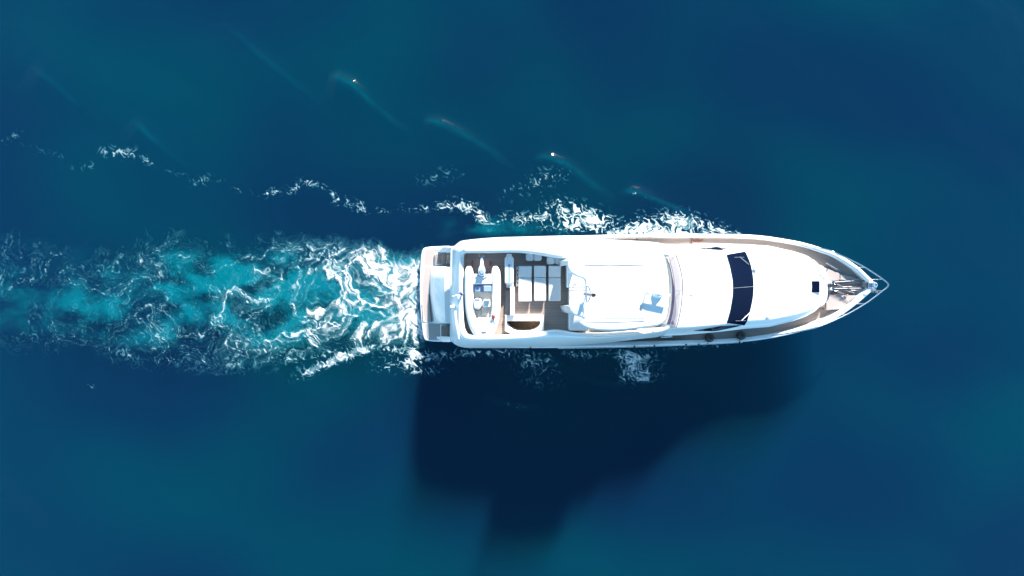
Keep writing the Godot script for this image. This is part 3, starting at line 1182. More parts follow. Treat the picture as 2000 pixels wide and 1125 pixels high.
func build_stairwell(yacht: Node3D, hole: Array) -> void:
	var c := P(1022, 636, FLY)
	var st := mb()
	# white surround, higher to port
	var outer := []
	var x0 := P(986, 612, FLY).x
	var x1 := P(1062, 612, FLY).x
	var z0 := P(986, 614.5, FLY).z
	var z1 := P(986, 652.5, FLY).z
	for p in hole:
		var d := Vector3(p.x - c.x, 0, p.z - c.z)
		var k: float = minf((x1 - c.x if d.x > 0 else c.x - x0) / maxf(absf(d.x), 1e-4), (z1 - c.z if d.z > 0 else c.z - z0) / maxf(absf(d.z), 1e-4))
		outer.append(Vector3(c.x + d.x * k, FLY, c.z + d.z * k))
	var bottom := at_h(hole, 2.3)
	stack(st, [at_h(outer, FLY - 0.03), at_h(outer, FLY + 0.30), at_h(inset(outer, 0.03), FLY + 0.33), at_h(inset(hole, -0.02), FLY + 0.33), at_h(hole, FLY + 0.30), bottom], false, false, true)
	var well := obj("stairwell", st, mats["white"], yacht)
	# winding treads, from the deck forward down to the aft deck
	var pivot := P(1024, 616, 4.4)
	var n := 10
	for k in n:
		var h := 4.85 - k * 0.23
		var a0 := lerpf(-8.0, 188.0, float(k) / n)
		var a1 := lerpf(-8.0, 188.0, float(k + 1) / n) + 2.0
		var loop := []
		for e in [a0, (a0 + a1) * 0.5, a1]:
			var w := deg_to_rad(e)
			loop.append(Vector3(pivot.x + cos(w) * 1.25, h, pivot.z + sin(w) * 1.0))
		loop.append(Vector3(pivot.x, h, pivot.z))
		var s := mb()
		stack(s, [at_h(loop, h - 0.05), at_h(loop, h)], true, true, true)
		obj("tread", s, mats["varnished_wood"], well)

func build_windows(yacht: Node3D) -> void:
	# wrap-round windscreen
	var left := smooth(PL([[1418.5, 497.5], [1426, 524.6], [1430.2, 550], [1430.2, 576], [1426, 605], [1419.5, 631]], 5.5), 6, false)
	var right := smooth(PL([[1455, 491], [1464.7, 514.6], [1470, 544.5], [1470, 574.4], [1465, 604], [1457, 636]], 4.4), 6, false)
	var st := mb()
	var rows := 10
	var half := left.size() / 2
	var grid := []
	for i in left.size():
		var row := []
		for k in rows + 1:
			var p: Vector3 = left[i].lerp(right[i], float(k) / rows)
			var zp := interp(house_port, p.x)
			var zs := interp(house_star, p.x)
			var t := (p.z - (zp + zs) * 0.5) / ((zs - zp) * 0.5)
			var q := roof_point(p.x, t)
			row.append(Vector3(p.x, q.y + 0.03, p.z))
		grid.append(row)
	for part in 2:
		st = mb()
		for i in range(half * part, half * part + half):
			for k in rows:
				quad(st, grid[i][k], grid[i][k + 1], grid[i + 1][k + 1], grid[i + 1][k])
		var pane := obj("windscreen_pane", st, mats["dark_glass"], yacht)
		var a: Array = [[1445, 502], [1462, 516.5]] if part == 0 else [[1448.5, 626], [1464.5, 611]]
		st = mb()
		var p0 := P(a[0][0], a[0][1], 4.95)
		var p1 := P(a[1][0], a[1][1], 4.66)
		tube(st, [p0, p1], 0.035, 6)
		obj("wiper_arm", st, mats["dull_metal"], pane)
		st = mb()
		tube(st, [P(a[0][0] - 12, a[0][1] + 0.6, 5.25), P(a[0][0] + 8, a[0][1] + 0.4, 4.83)], 0.012, 5)
		obj("wiper_blade", st, mats["dull_metal"], pane)
	st = mb()
	var mid := []
	for k in rows + 1:
		mid.append(grid[half][k] + Vector3(0, 0.012, 0))
	tube(st, mid, 0.014, 5)
	obj("windscreen_mullion", st, mats["dull_metal"], yacht)
	# side windows, a long wedge on either slope
	for s in [-1.0, 1.0]:
		st = mb()
		var xa: float = P(1356 if s < 0 else 1353, 490, 4.8).x
		var xm: float = P(1402, 490, 4.8).x
		var xb: float = P(1422 if s < 0 else 1456, 490, 4.8).x
		var n := 24
		for i in n:
			var q := []
			for e in [i, i + 1]:
				var xx := lerpf(xa, xb, float(e) / n)
				var w := clampf((xx - xa) / (xm - xa), 0.0, 1.0) if xx < xm else clampf((xb - xx) / (xb - xm), 0.0, 1.0)
				var tm: float = 0.88 if s < 0 else 0.905
				q.append([roof_point(xx, s * (tm - (0.045 if s < 0 else 0.07) * w), 0.075), roof_point(xx, s * (tm + (0.045 if s < 0 else 0.07) * w), 0.075)])
			if s > 0:
				quad(st, q[0][0], q[1][0], q[1][1], q[0][1])
			else:
				quad(st, q[0][1], q[1][1], q[1][0], q[0][0])
		obj("side_window", st, mats["dark_glass"], yacht)
	# saloon windows in the deckhouse sides, under the overhang
	for s in [-1.0, 1.0]:
		for k in 4:
			var wa := 3.2 + k * 1.55
			var wb := wa + 1.4
			var za: float = interp(house_star if s > 0 else house_port, wa) + 0.02 * s
			var zb: float = interp(house_star if s > 0 else house_port, wb) + 0.02 * s
			st = mb()
			var c := [Vector3(wa, 4.02, za), Vector3(wb, 4.02, zb), Vector3(wb, 3.15, zb), Vector3(wa, 3.15, za)]
			if s < 0:
				c.reverse()
			quad(st, c[0], c[1], c[2], c[3])
			obj("saloon_window", st, mats["dark_glass"], yacht)
	# foredeck hatch
	st = mb()
	var hp := P(1581, 549, 3.74)
	var hq := P(1601, 571, 3.74)
	block(st, round_rect(hp.x - 0.05, hp.z - 0.05, hq.x + 0.05, hq.z + 0.05, 3.7, 0.06), 3.2, 3.72, 0.02)
	var frame := obj("hatch_frame", st, mats["white"], yacht)
	st = mb()
	block(st, round_rect(hp.x, hp.z, hq.x, hq.z, 3.7, 0.04), 3.4, 3.74, 0.01)
	obj("hatch_glass", st, mats["dark_glass"], frame)
	# small fittings on the coachroof
	for q in [[1474, 526, 4.45], [1350, 575, 5.82], [1500, 619, 4.2]]:
		st = mb()
		var p := P(q[0], q[1], q[2])
		stack(st, [disc(p, 0.12, 0.10), disc(p + Vector3(0, 0.07, 0), 0.11, 0.09), disc(p + Vector3(0, 0.10, 0), 0.06, 0.05)])
		obj("deck_vent", st, mats["white_paint"], yacht)
	# upper steering screen
	var lo := smooth(PL([[1320, 497], [1329, 524.6], [1333, 550], [1332.5, 579], [1329, 609], [1321.5, 640]], 6.12), 5, false)
	var hi := smooth(PL([[1304, 497], [1312.5, 524], [1317, 550], [1318, 579], [1315, 609], [1308, 640]], 6.95), 5, false)
	st = mb()
	strip(st, hi, lo)
	var screen := obj("flybridge_screen", st, mats["tinted_screen"], yacht)
	st = mb()
	tube(st, hi, 0.022, 6)
	obj("screen_rail", st, mats["dull_metal"], screen)
	st = mb()
	tube(st, lo, 0.022, 6)
	obj("screen_gasket", st, mats["dark_gap"], screen)
	st = mb()
	tube(st, [lo[13] + Vector3(0, 0.01, 0), hi[13] + Vector3(0, 0.01, 0)], 0.018, 5)
	obj("screen_divider", st, mats["dull_metal"], screen)
	# dashboard behind the screen
	st = mb()
	var dash_a := smooth(PL([[1298, 503], [1305, 524], [1309, 550], [1309, 579], [1306, 609], [1299, 633]], 6.1), 5, false)
	var dash := []
	for p in dash_a:
		dash.append(p)
	for i in range(lo.size() - 1, -1, -1):
		dash.append(lo[i] + Vector3(-0.15, 0, 0))
	block(st, dash, 5.0, 6.22, 0.05)
	var board := obj("dashboard", st, mats["slat_cream"], yacht)
	st = mb()
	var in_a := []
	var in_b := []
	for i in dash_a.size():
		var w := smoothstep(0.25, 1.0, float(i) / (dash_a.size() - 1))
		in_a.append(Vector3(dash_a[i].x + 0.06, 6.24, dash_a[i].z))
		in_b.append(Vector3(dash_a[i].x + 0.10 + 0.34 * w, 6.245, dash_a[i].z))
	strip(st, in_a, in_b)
	obj("painted_gap_shade", st, mats["gap_shade_mauve"], board)  # dark crescent painted in for the shaded gap behind the screen

func build_hardtop(yacht: Node3D) -> void:
	var list := [[1112, 508], [1122, 502], [1150, 492], [1205, 485], [1258, 486], [1293, 494], [1303, 520], [1307.5, 558], [1306, 600], [1296, 632], [1258, 640.5], [1208, 646], [1165, 645], [1142, 639], [1132, 630], [1139, 622], [1122, 616], [1114, 607], [1117, 598], [1130, 594], [1141, 587], [1142, 567], [1141, 547], [1128, 541], [1113, 532], [1108.5, 520]]
	var loop := smooth(PL(list, 8.25), 3)
	var st := mb()
	stack(st, [at_h(inset(loop, 0.10), 8.05), at_h(loop, 8.13), at_h(inset(loop, 0.02), 8.22), at_h(inset(loop, 0.10), 8.28)])
	var top := obj("hardtop", st, mats["white"], yacht)
	# long rails of the sunroof
	for y in [517.5, 628.0]:
		st = mb()
		tube(st, [P(1143, y, 8.29), P(1200, y + 0.5, 8.29), P(1258, y - 1.0, 8.29)], 0.02, 6)
		obj("sunroof_rail", st, mats["dull_metal"], top)
	for k in 10:
		st = mb()
		box_px(st, 1184 + k * 7.6, 594, 1184 + k * 7.6 + 6.4, 622, 8.2, 8.305, 0.02, 0.01)
		obj("louvre", st, mats["slat_cream"], top)
	# radar scanner
	st = mb()
	var rp := P(1284, 573, 8.28)
	stack(st, [disc(rp, 0.30, 0.26), disc(rp + Vector3(0, 0.16, 0), 0.26, 0.22), disc(rp + Vector3(0, 0.30, 0), 0.14, 0.13), disc(rp + Vector3(0, 0.38, 0), 0.12, 0.12)])
	var radar := obj("radar_pedestal", st, mats["white"], top)
	st = mb()
	var d := Vector3(1.0, 0, 0.22).normalized()
	var sd := Vector3(-d.z, 0, d.x)
	var bar := []
	for e in [[-0.56, -0.07], [0.56, -0.07], [0.56, 0.07], [-0.56, 0.07]]:
		bar.append(rp + d * e[0] + sd * e[1])
	block(st, bar, rp.y + 0.38, rp.y + 0.54, 0.03)
	obj("radar_bar", st, mats["white_paint"], radar)
	st = mb()
	tube(st, [rp + d * -0.56 + sd * -0.075 + Vector3(0, 0.46, 0), rp + d * 0.56 + sd * -0.075 + Vector3(0, 0.46, 0)], 0.02, 5)
	obj("radar_face", st, mats["dull_metal"], radar)
	st = mb()
	var gp := P(1262, 571, 8.28)
	stack(st, [disc(gp, 0.03, 0.03, 8), disc(gp + Vector3(0, 0.38, 0), 0.03, 0.03, 8), disc(gp + Vector3(0, 0.40, 0), 0.11, 0.11, 12), disc(gp + Vector3(0, 0.52, 0), 0.09, 0.09, 12), disc(gp + Vector3(0, 0.57, 0), 0.03, 0.03, 12)])
	obj("satellite_antenna", st, mats["white_paint"], top)
	# mast at the after edge
	st = mb()
	var m0 := P(1143, 574, 8.25)
	var m1 := P(1159, 576.5, 11.2)
	tube(st, [m0, m0.lerp(m1, 0.5), m1], [0.11, 0.08, 0.05], 10)
	var mast := obj("mast", st, mats["dull_metal"], top)
	st = mb()
	var ring := []
	for k in 13:
		var w := deg_to_rad(-90.0 + 180.0 * k / 12)
		ring.append(m0 + Vector3(cos(w) * 0.20, 0.55, sin(w) * 0.42))
	tube(st, ring, 0.035, 6)
	tube(st, [ring[0], ring[12]], 0.03, 6)
	tube(st, [m0 + Vector3(0.0, 0.55, 0), ring[6]], 0.03, 6)
	obj("mast_bracket", st, mats["steel"], mast)
	st = mb()
	tube(st, [m1, m1 + Vector3(0.02, 0.12, 0)], 0.09, 10)
	obj("masthead_light", st, mats["black_rubber"], mast)
	st = mb()
	tube(st, [m1 + Vector3(0, -0.5, -0.35), m1 + Vector3(0, -0.5, 0.35)], 0.025, 6)
	obj("crosstree", st, mats["steel"], mast)
	# legs of the arch
	for s in [[[1110, 505], [1140, 500], [1140, 512], [1110, 517]], [[1114, 600], [1140, 596], [1140, 614], [1118, 614]]]:
		st = mb()
		var hi := PL(s, 8.1)
		var lo := []
		for p in hi:
			lo.append(Vector3(p.x - 0.3, FLY, p.z))
		stack(st, [lo, hi], true, true)
		obj("arch_leg", st, mats["white"], yacht)
	for y in [503.0, 634.0]:
		st = mb()
		tube(st, [P(1285, y, 6.2), P(1270, y, 8.15)], 0.05, 8)
		obj("hardtop_post", st, mats["white_paint"], yacht)
	# bar unit under the after edge, and the settees and helm
	st = mb()
	box_px(st, 1107.5, 506, 1150, 562, FLY, 5.95, 0.06, 0.05)
	box_px(st, 1112, 562.5, 1150, 646, FLY, 5.95, 0.06, 0.05)
	var bar_unit := obj("bar_unit", st, mats["white"], yacht)
	st = mb()
	var a := P(1112, 566, 5.965)
	var b := P(1144, 583, 5.965)
	var rim := round_rect(a.x, a.z, b.x, b.z, 5.965, 0.1)
	tube(st, rim, 0.014, 5, true)
	obj("sink_rim", st, mats["dull_metal"], bar_unit)
	st = mb()
	tube(st, [P(1121, 557, 5.95), P(1121, 557, 6.2), P(1121, 562, 6.2)], 0.02, 6)
	tube(st, [P(1118, 555, 5.97), P(1126, 555, 5.97)], 0.025, 6)
	obj("tap", st, mats["steel"], bar_unit)
	for q in [[1160, 508, 1270, 540, 5.45], [1160, 608, 1250, 640, 5.45], [1265, 560, 1290, 600, 5.6]]:
		st = mb()
		box_px(st, q[0], q[1], q[2], q[3], FLY, q[4], 0.1, 0.08)
		obj("settee", st, mats["cushion"], yacht)

func build_bow(yacht: Node3D) -> void:
	var deck_h := 3.21
	# pale foredeck panels set on the teak
	for s in [[[1612, 523], [1612, 549], [1640, 548], [1640, 534]], [[1642, 535], [1642, 548], [1680, 548], [1668, 542]], [[1614, 576], [1614, 606], [1640, 604], [1660, 590], [1672, 577]]]:
		var st := mb()
		block(st, PL(s, deck_h), 2.8, deck_h, 0.015)
		obj("deck_panel", st, mats["pale_deck"], yacht)
	for s in [[[1607, 525], [1611, 523], [1611, 547], [1608, 545]], [[1608, 580], [1611, 576], [1611, 599], [1606, 602]]]:
		var st := mb()
		block(st, PL(s, 3.3), 2.8, 3.3, 0.02)
		obj("locker_lid", st, mats["varnished_wood"], yacht)
	# two windlasses with chains to the stem
	for q in [[551.5, 550.5], [564.0, 566.0]]:
		var p := P(1620.5, q[0], 3.2)
		var st := mb()
		stack(st, [disc(p, 0.19, 0.19), disc(p + Vector3(0, 0.14, 0), 0.17, 0.17), disc(p + Vector3(0, 0.22, 0), 0.11, 0.11), disc(p + Vector3(0, 0.34, 0), 0.12, 0.12), disc(p + Vector3(0, 0.4, 0), 0.08, 0.08)])
		var w := obj("windlass", st, mats["steel"], yacht)
		st = mb()
		var e := P(1688, q[1] - 2.5, 3.38)
		var s := p + Vector3(0.1, 0.12, 0)
		tube(st, [s, s.lerp(e, 0.5) + Vector3(0, -0.06, 0), e], 0.05, 6)
		obj("anchor_chain", st, mats["anchor_chain"], w)
		st = mb()
		var g0 := s + Vector3(0.2, -0.17, -0.13)
		var g1 := e + Vector3(0, -0.17, -0.10)
		tube(st, [g0, g1], 0.03, 5)
		tube(st, [g0 + Vector3(0, 0, 0.26), g1 + Vector3(0, 0, 0.2)], 0.03, 5)
		obj("chain_guide", st, mats["steel"], w)
	var st := mb()
	tube(st, [P(1632, 554, 3.27), P(1650, 563, 3.27)], 0.045, 6)
	tube(st, [P(1645, 566, 3.25), P(1668, 572, 3.25)], 0.04, 6)
	obj("boat_hook", st, mats["dull_metal"], yacht)
	# stem roller and anchor
	st = mb()
	box_px(st, 1697, 551, 1713, 563, 3.5, 3.78, 0.05, 0.04)
	var roller := obj("stem_roller", st, mats["steel"], yacht)
	st = mb()
	ball(st, P(1710, 556.5, 3.85), Vector3(0.14, 0.12, 0.14))
	obj("roller_drum", st, mats["steel"], roller)
	st = mb()
	tube(st, [P(1706, 565, 3.4), P(1712, 571, 3.1)], 0.09, 8)
	tube(st, [P(1703, 570, 3.1), P(1713, 570, 2.9)], 0.06, 8)
	obj("anchor", st, mats["dull_metal"], roller)
	# cleats
	for q in [[1640, 572, 3.21, 20.0], [1648, 578, 3.21, -15.0], [1643, 546, 3.21, 10.0], [1664, 585, 3.18, -40.0], [1112, 466, 5.0, 10.0], [1617, 573, 3.2, 100.0]]:
		var p := P(q[0], q[1], q[2])
		var d := Vector3(cos(deg_to_rad(q[3])), 0, sin(deg_to_rad(q[3]))) * 0.2
		var s := mb()
		tube(s, [p - d + Vector3(0, 0.1, 0), p + d + Vector3(0, 0.1, 0)], 0.04, 6)
		tube(s, [p - d * 0.35, p - d * 0.35 + Vector3(0, 0.1, 0)], 0.035, 6)
		tube(s, [p + d * 0.35, p + d * 0.35 + Vector3(0, 0.1, 0)], 0.035, 6)
		obj("cleat", s, mats["dull_metal"], yacht)
	# passerelle pole lying along the port bulwark
	st = mb()
	tube(st, [P(1613, 514, 3.25), P(1635, 527, 3.25)], 0.05, 6)
	obj("lashed_pole", st, mats["dull_metal"], yacht)
	# bow rail
	var rail := smooth(PL([[1596, 480], [1618, 487], [1636, 496], [1662, 508], [1689, 522], [1708, 534], [1724, 545], [1733, 552.5], [1735, 557], [1732, 561.5], [1723.6, 568], [1707, 581], [1690, 593], [1654, 614], [1612, 633], [1570, 647], [1520, 659]], 4.35), 4, false)
	# rail meets the cap at both ends
	for k in 6:
		rail[k].y = lerpf(3.5, 4.35, k / 6.0)
		rail[rail.size() - 1 - k].y = lerpf(3.3, 4.35, k / 6.0)
	st = mb()
	tube(st, rail, 0.038, 7)
	var pulpit := obj("bow_rail", st, mats["steel"], yacht)
	for q in [[1676, 522, 1689, 522], [1703, 545.5, 1724, 545.2], [1700, 567.8, 1723.6, 568], [1672, 593.5, 1690, 593], [1642, 614.5, 1654, 614], [1632, 497.5, 1639, 497.5], [1605, 634, 1612, 633]]:
		st = mb()
		tube(st, [P(q[0], q[1], 3.6), P(q[2], q[3], 4.35)], 0.028, 6)
		obj("stanchion", st, mats["steel"], pulpit)

func build_deck_fittings(yacht: Node3D) -> void:
	# crane for the tender
	var st := mb()
	box_px(st, 985.5, 500, 1003.5, 556, FLY + 0.35, FLY + 0.75, 0.18, 0.10)
	box_px(st, 989, 495.5, 999.5, 503, FLY + 0.2, FLY + 0.7, 0.08, 0.05)
	box_px(st, 989, 540, 1003, 562, FLY, FLY + 0.5, 0.06, 0.04)
	var crane := obj("tender_crane", st, mats["white"], yacht)
	st = mb()
	box_px(st, 992.5, 516, 996.5, 555, FLY + 0.6, FLY + 0.762, 0.03, 0.005)
	obj("crane_slot", st, mats["seat_blue"], crane)
	# half wall from crane to stairs, with its door leaf
	st = mb()
	box_px(st, 996, 560, 1005.5, 616, FLY, FLY + 0.72, 0.05, 0.04)
	obj("half_wall", st, mats["white"], yacht)
	st = mb()
	box_px(st, 987, 567, 994.5, 614, FLY, FLY + 0.16, 0.02, 0.01)
	obj("locker_lid", st, mats["pale_deck"], yacht)
	# hand rail aft of the stairs
	st = mb()
	tube(st, [P(992, 657, 5.9), P(1019, 657, 5.9)], 0.045, 7)
	obj("stair_rail", st, mats["dull_metal"], yacht)
	st = mb()
	tube(st, [P(968, 655, 5.15), P(986, 655, 5.15)], 0.03, 6)
	obj("trim_strip", st, mats["brown_trim"], yacht)
	# two ribs on the after slope
	for q in [[[889, 607], [891, 630], [895, 650], [897, 662]], [[895, 575], [898, 600], [902, 630], [906, 655]]]:
		st = mb()
		tube(st, smooth(PL(q, 5.45), 4, false), 0.07, 8)
		obj("stern_moulding", st, mats["white"], yacht)
	st = mb()
	box_px(st, 878.5, 597, 888, 601.5, 4.6, 5.2, 0.05, 0.03)
	obj("stern_light", st, mats["white_paint"], yacht)
	# ensign staff on the taffrail
	st = mb()
	tube(st, [P(904, 574, 5.6), P(884, 578.5, 6.5)], 0.03, 7)
	obj("ensign_staff", st, mats["white_paint"], yacht)
	# port side deck gates and trim
	for q in [[1244, 462, 474], [1351, 463, 475.5]]:
		st = mb()
		tube(st, [P(q[0], q[1], 2.84), P(q[0], q[2], 2.84)], 0.045, 6)
		obj("gate_sill", st, mats["brown_trim"], yacht)
	st = mb()
	tube(st, [P(1205, 464.8, 2.9), P(1300, 463.6, 2.9), P(1350, 463.4, 2.9)], 0.03, 6)
	obj("gate_rail", st, mats["brown_trim"], yacht)
	# starboard hand rail on the bulwark
	st = mb()
	var rail := PL([[1090, 680.5], [1170, 679], [1239, 677.5], [1300, 675.5], [1376, 672.5], [1450, 668.5]], 3.25)
	tube(st, smooth(rail, 4, false), 0.03, 6)
	var hand := obj("side_rail", st, mats["steel"], yacht)
	for q in [[1239, 677.5], [1278, 676], [1340, 674], [1365, 673], [1036, 680], [1445, 669]]:
		st = mb()
		tube(st, [P(q[0], q[1] - 0.5, 2.9), P(q[0], q[1], 3.3)], 0.05, 6)
		obj("rail_foot", st, mats["black_rubber"], hand)
	# boarding steps stowed on the starboard side deck
	for k in 2:
		st = mb()
		tube(st, [P(1291, 656.5 + k * 2.5, 3.3), P(1313, 655 + k * 2.5, 3.3)], 0.03, 6)
		obj("step_rail", st, mats["white_paint"], yacht)
	for k in 4:
		st = mb()
		tube(st, [P(1293 + k * 6, 656.3, 3.3), P(1293 + k * 6, 658.6, 3.3)], 0.03, 6)
		obj("step_rung", st, mats["white_paint"], yacht)
	# coaming grab rail to starboard
	st = mb()
	tube(st, smooth(PL([[1147, 657.5], [1180, 657], [1240, 653], [1290, 646]], 6.42), 4, false), 0.04, 6)
	obj("grab_rail", st, mats["slat_cream"], yacht)
	# deck drains
	for q in [[932, 470, 5.0], [1014, 466, 5.0]]:
		st = mb()
		tube(st, [P(q[0], q[1], 5.2), P(q[0] + 3, q[1], 5.22)], 0.04, 6)
		obj("deck_drain", st, mats["dull_metal"], yacht)
	# posts that carry the upper deck aft
	for y in [495.0, 650.0]:
		st = mb()
		tube(st, [P(930, y, 2.2), P(930, y, 4.45)], 0.09, 8)
		obj("deck_post", st, mats["steel"], yacht)
	# wet patch on the sunlit port side deck
	var n := noise(88, 1.6, 3)
	for q in [[1362, 469.5, 12, 4.5, 2.8]]:
		st = mb()
		var loop := []
		for k in 40:
			var w := TAU * k / 40
			var r := 0.9 + 0.45 * n.get_noise_2d(cos(w) * 2.0 + q[0], sin(w) * 2.0) + (0.16 if k % 3 == 0 else -0.08)
			loop.append(P(q[0] + cos(w) * q[2] * r, q[1] + sin(w) * q[3] * r * 0.9, q[4] + 0.006))
		cap(st, at_h(loop, q[4] + 0.006))
		obj("wet_patch", st, mats["wet_teak"], yacht)

# ------------------------------------------------------------------ things carried
func build_tender() -> void:
	var t := thing("inflatable_tender", "white rigid inflatable tender with outboard stowed crosswise on the upper deck", "tender", P(942, 590, FLY))
	var h := 5.72
	var st := mb()
	var path := smooth(PL([[916, 520], [916, 545], [916, 575], [918, 605], [924, 632], [933, 650], [944.5, 661], [956, 650], [964, 632], [968.5, 605], [969.5, 575], [969.5, 545], [967, 520]], h), 4, false)
	var rad := []
	for k in path.size():
		var e := minf(k, path.size() - 1 - k)
		rad.append(0.25 * clampf(0.45 + e * 0.3, 0.0, 1.0))
	tube(st, path, rad, 14)
	obj("side_tube", st, mats["inflatable"], t)
	st = mb()
	var floor_loop := smooth(PL([[920, 538], [942, 537], [965, 538], [966, 575], [964, 610], [955, 640], [944.5, 652], [933, 640], [922, 610], [919, 575]], 5.45), 3)
	var keel := []
	for p in floor_loop:
		keel.append(Vector3(lerpf(P(942, 590, 5.1).x, p.x, 0.4), 5.03, p.z))
	stack(st, [keel, at_h(floor_loop, 5.45)])
	obj("boat_floor", st, mats["tender_floor"], t)
	st = mb()
	box_px(st, 924, 535, 961, 555.5, 5.3, 5.85, 0.05, 0.06)
	obj("engine_well", st, mats["white"], t)
	st = mb()
	box_px(st, 923.5, 557.5, 960, 570.5, 5.3, 5.8, 0.05, 0.05)
	var bench := obj("bench_seat", st, mats["seat_blue"], t)
	for q in [[923.8, 928], [938, 945]]:
		st = mb()
		box_px(st, q[0], 558, q[1], 570, 5.6, 5.812, 0.02, 0.01)
		obj("seat_pad", st, mats["seat_navy"], bench)
	st = mb()
	box_px(st, 925, 582, 940, 604, 5.4, 6.05, 0.18, 0.08)
	var console := obj("steering_console", st, mats["white"], t)
	st = mb()
	tube(st, smooth(PL([[924.5, 588], [925, 600], [930, 606], [937, 605.5], [940.5, 598]], 6.2), 4, false), 0.02, 6)
	obj("windscreen_rim", st, mats["dark_gap"], console)
	st = mb()
	var wheel := disc(P(932, 583, 6.1), 0.14, 0.05, 14)
	tube(st, wheel, 0.018, 5, true)
	obj("steering_wheel", st, mats["black_rubber"], console)
	st = mb()
	box_px(st, 943.5, 586, 957.5, 600, 5.4, 5.9, 0.05, 0.05)
	var seat := obj("helm_seat", st, mats["white"], t)
	st = mb()
	box_px(st, 944.5, 584.5, 957, 588, 5.6, 6.1, 0.03, 0.03)
	obj("seat_back", st, mats["cushion"], seat)
	st = mb()
	tube(st, smooth(PL([[925, 604], [926.5, 620], [933, 622], [939, 616], [940, 604]], 5.62), 4, false), 0.022, 6)
	obj("grab_rail", st, mats["dull_metal"], t)
	st = mb()
	var cover := smooth(PL([[926, 624], [944, 620], [962, 624], [958, 640], [951, 650], [944.5, 655], [938, 650], [930, 640]], 5.85), 3)
	stack(st, [at_h(cover, 5.4), at_h(cover, 5.80), at_h(inset(cover, 0.06), 5.88)])
	obj("bow_locker", st, mats["white"], t)
	st = mb()
	tube(st, [P(940, 648, 5.92), P(950, 648, 5.92)], 0.03, 6)
	obj("bow_handle", st, mats["dull_metal"], t)
	# outboard, tilted up with its leg pointing to port
	st = mb()
	var c := P(941, 529, 6.1)
	var rings := []
	for q in [[-0.22, 0.14, 0.22], [-0.12, 0.19, 0.28], [0.05, 0.20, 0.30], [0.16, 0.16, 0.25], [0.21, 0.09, 0.16]]:
		rings.append(disc(c + Vector3(0, q[0], 0), q[1], q[2], 18))
	stack(st, rings)
	var motor := obj("outboard_motor", st, mats["white_paint"], t)
	st = mb()
	rings = []
	for q in [[0.06, 0.165, 0.23], [0.175, 0.14, 0.20], [0.225, 0.08, 0.13]]:
		rings.append(disc(c + Vector3(0, q[0], 0.05), q[1], q[2], 18))
	stack(st, rings)
	obj("cowl_top", st, mats["seat_blue"], motor)
	st = mb()
	tube(st, [P(941, 521, 5.95), P(941, 508, 5.9), P(941, 503, 5.88)], [0.13, 0.08, 0.06], 8)
	obj("motor_leg", st, mats["white_paint"], motor)
	st = mb()
	for k in 3:
		var w := TAU * k / 3 + 0.5
		var o := P(940.5, 501.5, 5.85)
		tube(st, [o, o + Vector3(cos(w) * 0.17, sin(w) * 0.12, -0.04)], [0.03, 0.06], 5)
	obj("propeller", st, mats["dull_metal"], motor)
	st = mb()
	tube(st, smooth(PL([[930, 536], [935, 539], [941, 540], [947, 539], [952, 535]], 5.95), 3, false), 0.03, 6)
	obj("motor_bracket", st, mats["dull_metal"], motor)
	# chocks
	for y in [555.0, 625.0]:
		st = mb()
		box_px(st, 925, y, 960, y + 4, FLY, 5.2, 0.02, 0.01)
		obj("chock", st, mats["white_paint"], t)

func lounger(x0: float, x1: float, y0: float, y1: float, label: String) -> void:
	var t := thing("sun_lounger", label, "sun lounger", P((x0 + x1) * 0.5, (y0 + y1) * 0.5, FLY), "sun loungers on the upper deck")
	var h := FLY + 0.30
	var ym := lerpf(y0, y1, 0.33)
	var st := mb()
	box_px(st, x0, ym + 0.4, x1, y1, h, h + 0.13, 0.05, 0.045)
	obj("mattress", st, mats["cushion"], t)
	st = mb()
	# raised head end
	var a := P(x0, y0, h + 0.2)
	var b := P(x1, ym, h + 0.13)
	var up := 0.16
	var loop := round_rect(a.x, a.z, b.x, b.z, h, 0.05)
	var lo := []
	var hi := []
	var tip := []
	for p in loop:
		var k := inverse_lerp(b.z, a.z, p.z)
		lo.append(Vector3(p.x, h + up * k, p.z))
		hi.append(Vector3(p.x, h + 0.085 + up * k, p.z))
	for p in inset(loop, 0.045):
		var k := inverse_lerp(b.z, a.z, p.z)
		tip.append(Vector3(p.x, h + 0.13 + up * k, p.z))
	stack(st, [lo, hi, tip])
	obj("headrest", st, mats["cushion"], t)
	st = mb()
	box_px(st, x0 + 1, y0 + 3, x1 - 1, y1 - 1, h - 0.07, h - 0.01, 0.03, 0.01)
	obj("frame", st, mats["cushion"], t)
	for q in [[x0 + 2, y0 + 6], [x1 - 4, y0 + 6], [x0 + 2, y1 - 5], [x1 - 4, y1 - 5]]:
		st = mb()
		box_px(st, q[0], q[1], q[0] + 2, q[1] + 2, FLY, h - 0.05, 0.01, 0.005)
		obj("leg", st, mats["cushion"], t)

